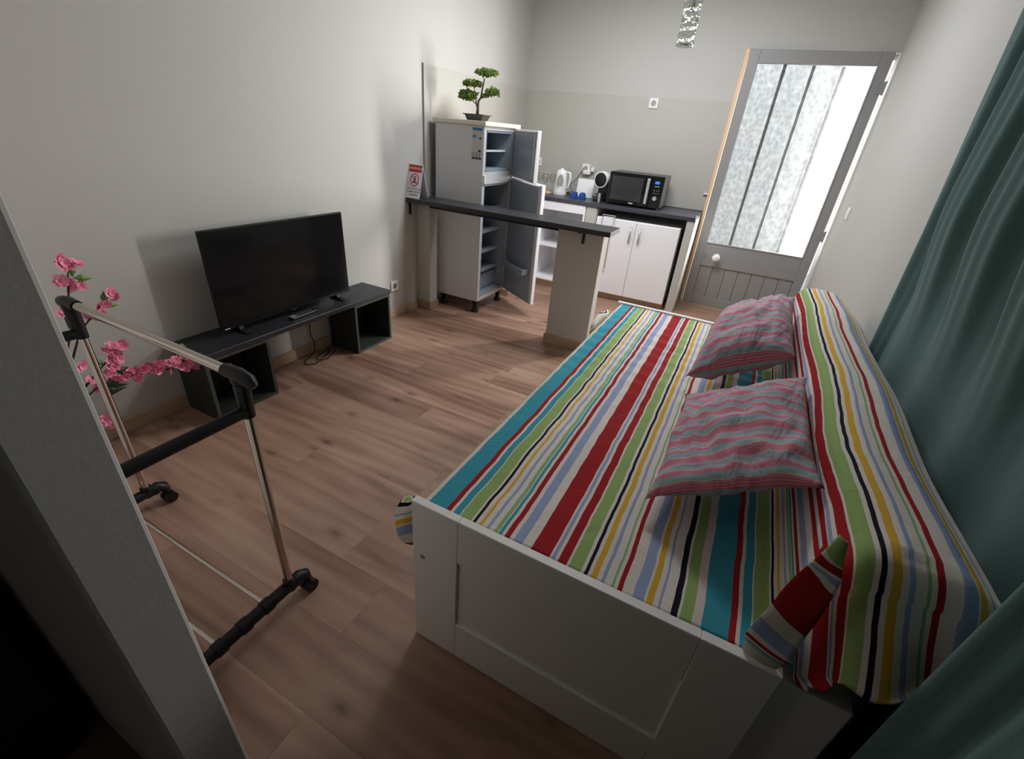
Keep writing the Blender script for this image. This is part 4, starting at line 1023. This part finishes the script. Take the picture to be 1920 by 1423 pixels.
# ------------------------------------------------------------------ clothes rack
t = thing('clothes_rack', 'empty chrome clothes rack on castors with black plastic joints behind the partition', 'clothes rack', (1.0, .03, 0))
XA, XB, YA, YB = .60, 1.372, -.135, .205
TOPZ = .845
for x in (XA, XB):
    sg = 1 if x == XB else -1
    b = B(); pts = [(x, YA-.03, .075), (x, YA+.01, .085), (x, YB-.02, .085), (x, YB+.02, .075)]
    b.tube(pts, [.016, .019, .019, .017], 12)
    for y in (-.037, .11, .037): b.cyl((x, y-.014, .085), (x, y+.014, .085), .0225, 14)
    # arched castor housings
    for y, s in ((YA, -1), (YB, 1)):
        b.tube([(x, y-.01*s, .085), (x, y+.022*s, .088), (x, y+.042*s, .075), (x, y+.05*s, .052)], [.018, .021, .020, .014], 10)
        b.cyl((x, y-.012*s, .07), (x, y-.012*s, .115), .0175, 14)
    b.build('foot_bar', M['black'], t, smooth='auto')
    for y, s in ((YA, -1), (YB, 1)):
        b = B(); b.cyl((x-.006, y+.05*s, .022), (x-.022, y+.05*s, .022), .022, 16); b.cyl((x+.006, y+.05*s, .022), (x+.022, y+.05*s, .022), .022, 16); b.cyl((x-.008, y+.05*s, .03), (x+.008, y+.05*s, .03), .012, 10)
        b.build('castor', M['black'], t, smooth='auto')
    for y in (YA, YB):
        b = B(); b.cyl((x, y-.012*(1 if y > 0 else -1), .10), (x, y-.012*(1 if y > 0 else -1), TOPZ-.08), .0125, 16); b.build('upright', M['chrome'], t, smooth='auto')
        yy = y-.012*(1 if y > 0 else -1)
        b = B(); b.cyl((x, yy, TOPZ-.115), (x, yy, TOPZ-.02), .0165, 16, r2=.019); b.tube([(x-.05*sg, yy, TOPZ), (x, yy, TOPZ+.002), (x+.035*sg, yy, TOPZ-.004), (x+.05*sg, yy, TOPZ-.016)], [.0165, .018, .017, .010], 12)
        b.sph((x, yy, TOPZ-.01), .021, (1, 1, 1), 12)
        if x == XA: b.cyl((x-.018, yy, TOPZ-.075), (x-.040, yy, TOPZ-.075), .008, 10); b.cyl((x-.036, yy, TOPZ-.09), (x-.036, yy, TOPZ-.055), .012, 12)
        b.build('top_joint', M['black'], t, smooth='auto')
    b = B(); b.cyl((x, YA+.012, TOPZ-.098), (x, YB-.012, TOPZ-.098), .0155, 14); b.build('cross_bar', M['black'], t, smooth='auto')
for y in (YA+.012, YB-.012):
    b = B(); b.cyl((XA+.03, y, TOPZ), (XB-.03, y, TOPZ), .0130, 18); b.build('hanging_rail', M['chrome'], t, smooth='auto')
for y in (-.037, .11):
    b = B(); b.cyl((XA+.01, y, .088), (XB-.01, y, .088), .007, 12); b.build('lower_rail', M['chrome'], t, smooth='auto')

# ------------------------------------------------------------------ blossom plant
t = thing('blossom_branches', 'artificial pink cherry blossom branches in a dark vase in the corner behind the rack', 'plant', (.2, .15, 0))
b = B(); b.lathe((.2, .15, 0), [(.055, 0), (.075, .04), (.08, .10), (.06, .20), (.035, .27), (.04, .30), (.032, .30), (.03, .26)], 20); b.build('vase', M['leafdark'], t, smooth='auto')
import json
def Wx(px, py, x):  # world points along known rays measured from the photograph, kept as plain numbers below
    pass
BR = [  # (branch polyline)
    [(.2, .15, .28), (.2, .22, .45), (.2, .30, .62), (.2, .335, .76), (.2, .366, .86)],
    [(.2, .22, .42), (.2, .32, .60), (.2, .40, .67), (.2, .45, .71)],
    [(.2, .18, .30), (.2, .30, .36), (.2, .44, .36), (.2, .60, .325), (.2, .72, .285), (.2, .82, .24)],
    [(.2, .24, .36), (.2, .33, .43), (.2, .42, .50)],
    [(.2, .16, .25), (.2, .26, .22), (.2, .30, .20)],
]
b = B()
for br in BR: b.tube(br, [.005]+[.0035]*(len(br)-2)+[.002], 6)
b.build('stem', M['stem'], t, smooth=True)
def lerp0(a, b_, u): return a+(b_-a)*u
def flower(c, r, seed):
    rnd = random.Random(seed); b = B(); d = Vector((rnd.uniform(.2, 1), rnd.uniform(-.9, .5), rnd.uniform(-.3, .9))).normalized()
    q = d.to_track_quat('Z', 'Y').to_matrix()
    for ly, (nn, rr, tilt) in enumerate(((6, 1.0, .35), (5, .65, .8))):
        for k in range(nn):
            a = 2*PI*k/nn+rnd.uniform(-.2, .2)+ly*.5; R1 = r*rr*rnd.uniform(.85, 1.1)
            e1 = Vector((math.cos(a), math.sin(a), tilt)).normalized(); e2 = Vector((-math.sin(a), math.cos(a), 0))
            pts = [Vector((0, 0, 0)), e1*R1*.55+e2*R1*.38, e1*R1*.95+e2*R1*.24+Vector((0, 0, rnd.uniform(-.1, .2)*R1)), e1*R1*.88, e1*R1*.97-e2*R1*.24, e1*R1*.55-e2*R1*.38]
            vs2 = [b.bm.verts.new(q @ p+Vector(c)) for p in pts]
            b.bm.faces.new((vs2[0], vs2[1], vs2[2], vs2[3])); b.bm.faces.new((vs2[0], vs2[3], vs2[4], vs2[5]))
    o = b.build('flower', M['petal'], t); return o
FL = [((.2, .352, .855), .030), ((.205, .385, .845), .026), ((.2, .345, .875), .024),
      ((.2, .325, .795), .024), ((.205, .352, .775), .028), ((.2, .37, .765), .022),
      ((.2, .455, .715), .026), ((.205, .465, .700), .020), ((.2, .395, .675), .026), ((.2, .375, .655), .028), ((.205, .425, .68), .02), ((.2, .30, .68), .024), ((.2, .40, .645), .024),
      ((.205, .42, .50), .026), ((.2, .395, .51), .024), ((.2, .435, .505), .022), ((.205, .40, .478), .024), ((.2, .375, .495), .020),
      ((.2, .38, .455), .024), ((.205, .40, .45), .022), ((.2, .375, .425), .026), ((.2, .355, .40), .024), ((.2, .37, .375), .024), ((.205, .395, .37), .022),
      ((.2, .28, .47), .024), ((.205, .29, .40), .022), ((.2, .31, .36), .024),
      ((.2, .42, .385), .022), ((.205, .45, .375), .024), ((.2, .48, .37), .024), ((.2, .50, .385), .020), ((.205, .52, .36), .022), ((.2, .545, .37), .022),
      ((.2, .575, .375), .022), ((.205, .60, .385), .024), ((.2, .615, .35), .024), ((.2, .635, .39), .024), ((.205, .65, .36), .024), ((.2, .67, .345), .022), ((.2, .685, .37), .022),
      ((.21, .69, .395), .026), ((.2, .72, .335), .024), ((.205, .735, .32), .024), ((.2, .75, .335), .020), ((.205, .81, .28), .020), ((.2, .83, .29), .017),
      ((.2, .285, .215), .026), ((.205, .30, .19), .022)]
for q in range(16):
    s_ = q/15; FL.append(((.205, lerp0(.40, .755, s_)+.006*math.sin(q*5), lerp0(.368, .285, s_)+.022*math.sin(q*2.4)+.018*math.sin(PI*s_)), .021))
FL = [((c[0], c[1], c[2]-.045*max(0, min(1, (c[1]-.5)/.2))) if c[1] > .5 and c[2] < .4 and i < 48 else c, r) for i, (c, r) in enumerate(FL)]
for i, (c, r) in enumerate(FL): flower(c, r*1.12, i)
def leaf2(c, d, L, m):
    d = Vector(d).normalized(); c = Vector(c); sd_ = d.cross(Vector((1, .2, .1))).normalized()*L*.25; n2 = Vector((.012, 0, 0))
    b = B(); v = [b.bm.verts.new(p) for p in (c, c+d*L*.45+sd_, c+d*L, c+d*L*.45-sd_, c+d*L*.45+n2*.6)]
    b.bm.faces.new((v[0], v[1], v[4])); b.bm.faces.new((v[1], v[2], v[4])); b.bm.faces.new((v[2], v[3], v[4])); b.bm.faces.new((v[3], v[0], v[4])); b.build('leaf', m, t)
for c, d, L in (((.2, .36, .80), (0, .3, 1), .05), ((.2, .36, .80), (0, 1, -.25), .06), ((.2, .42, .69), (0, .3, .8), .045), ((.2, .42, .68), (0, 1, -.3), .05), ((.2, .74, .355), (0, 1, -.6), .05), ((.2, .765, .33), (0, .8, -1), .04),
                ((.2, .35, .44), (0, -.5, 1), .05), ((.2, .66, .41), (0, -1, .6), .04)): leaf2(c, d, L, M['leafgreen'])
for c, d, L in (((.2, .33, .375), (0, 1, -.6), .09), ((.2, .30, .345), (0, 1, -.25), .10), ((.2, .36, .40), (0, 1, .05), .07)): leaf2(c, d, L, M['leafdark'])

# dark wardrobe at the far lower left
t = thing('wardrobe', 'dark brown cabinet standing against the near face of the partition', 'cabinet', (.75, -.6, 0))
b = B(); b.box(.2, 1.25, -.95, -.31, 0, 1.9, bev=.004); b.build('body', M['darkbrown'], t)
b = B(); b.box(1.25, 1.268, -.62, -.315, .05, 1.88, bev=.003); b.build('door', M['darkbrown'], t)
b = B(); b.box(1.25, 1.268, -.945, -.625, .05, 1.88, bev=.003); b.build('door', M['darkbrown'], t)
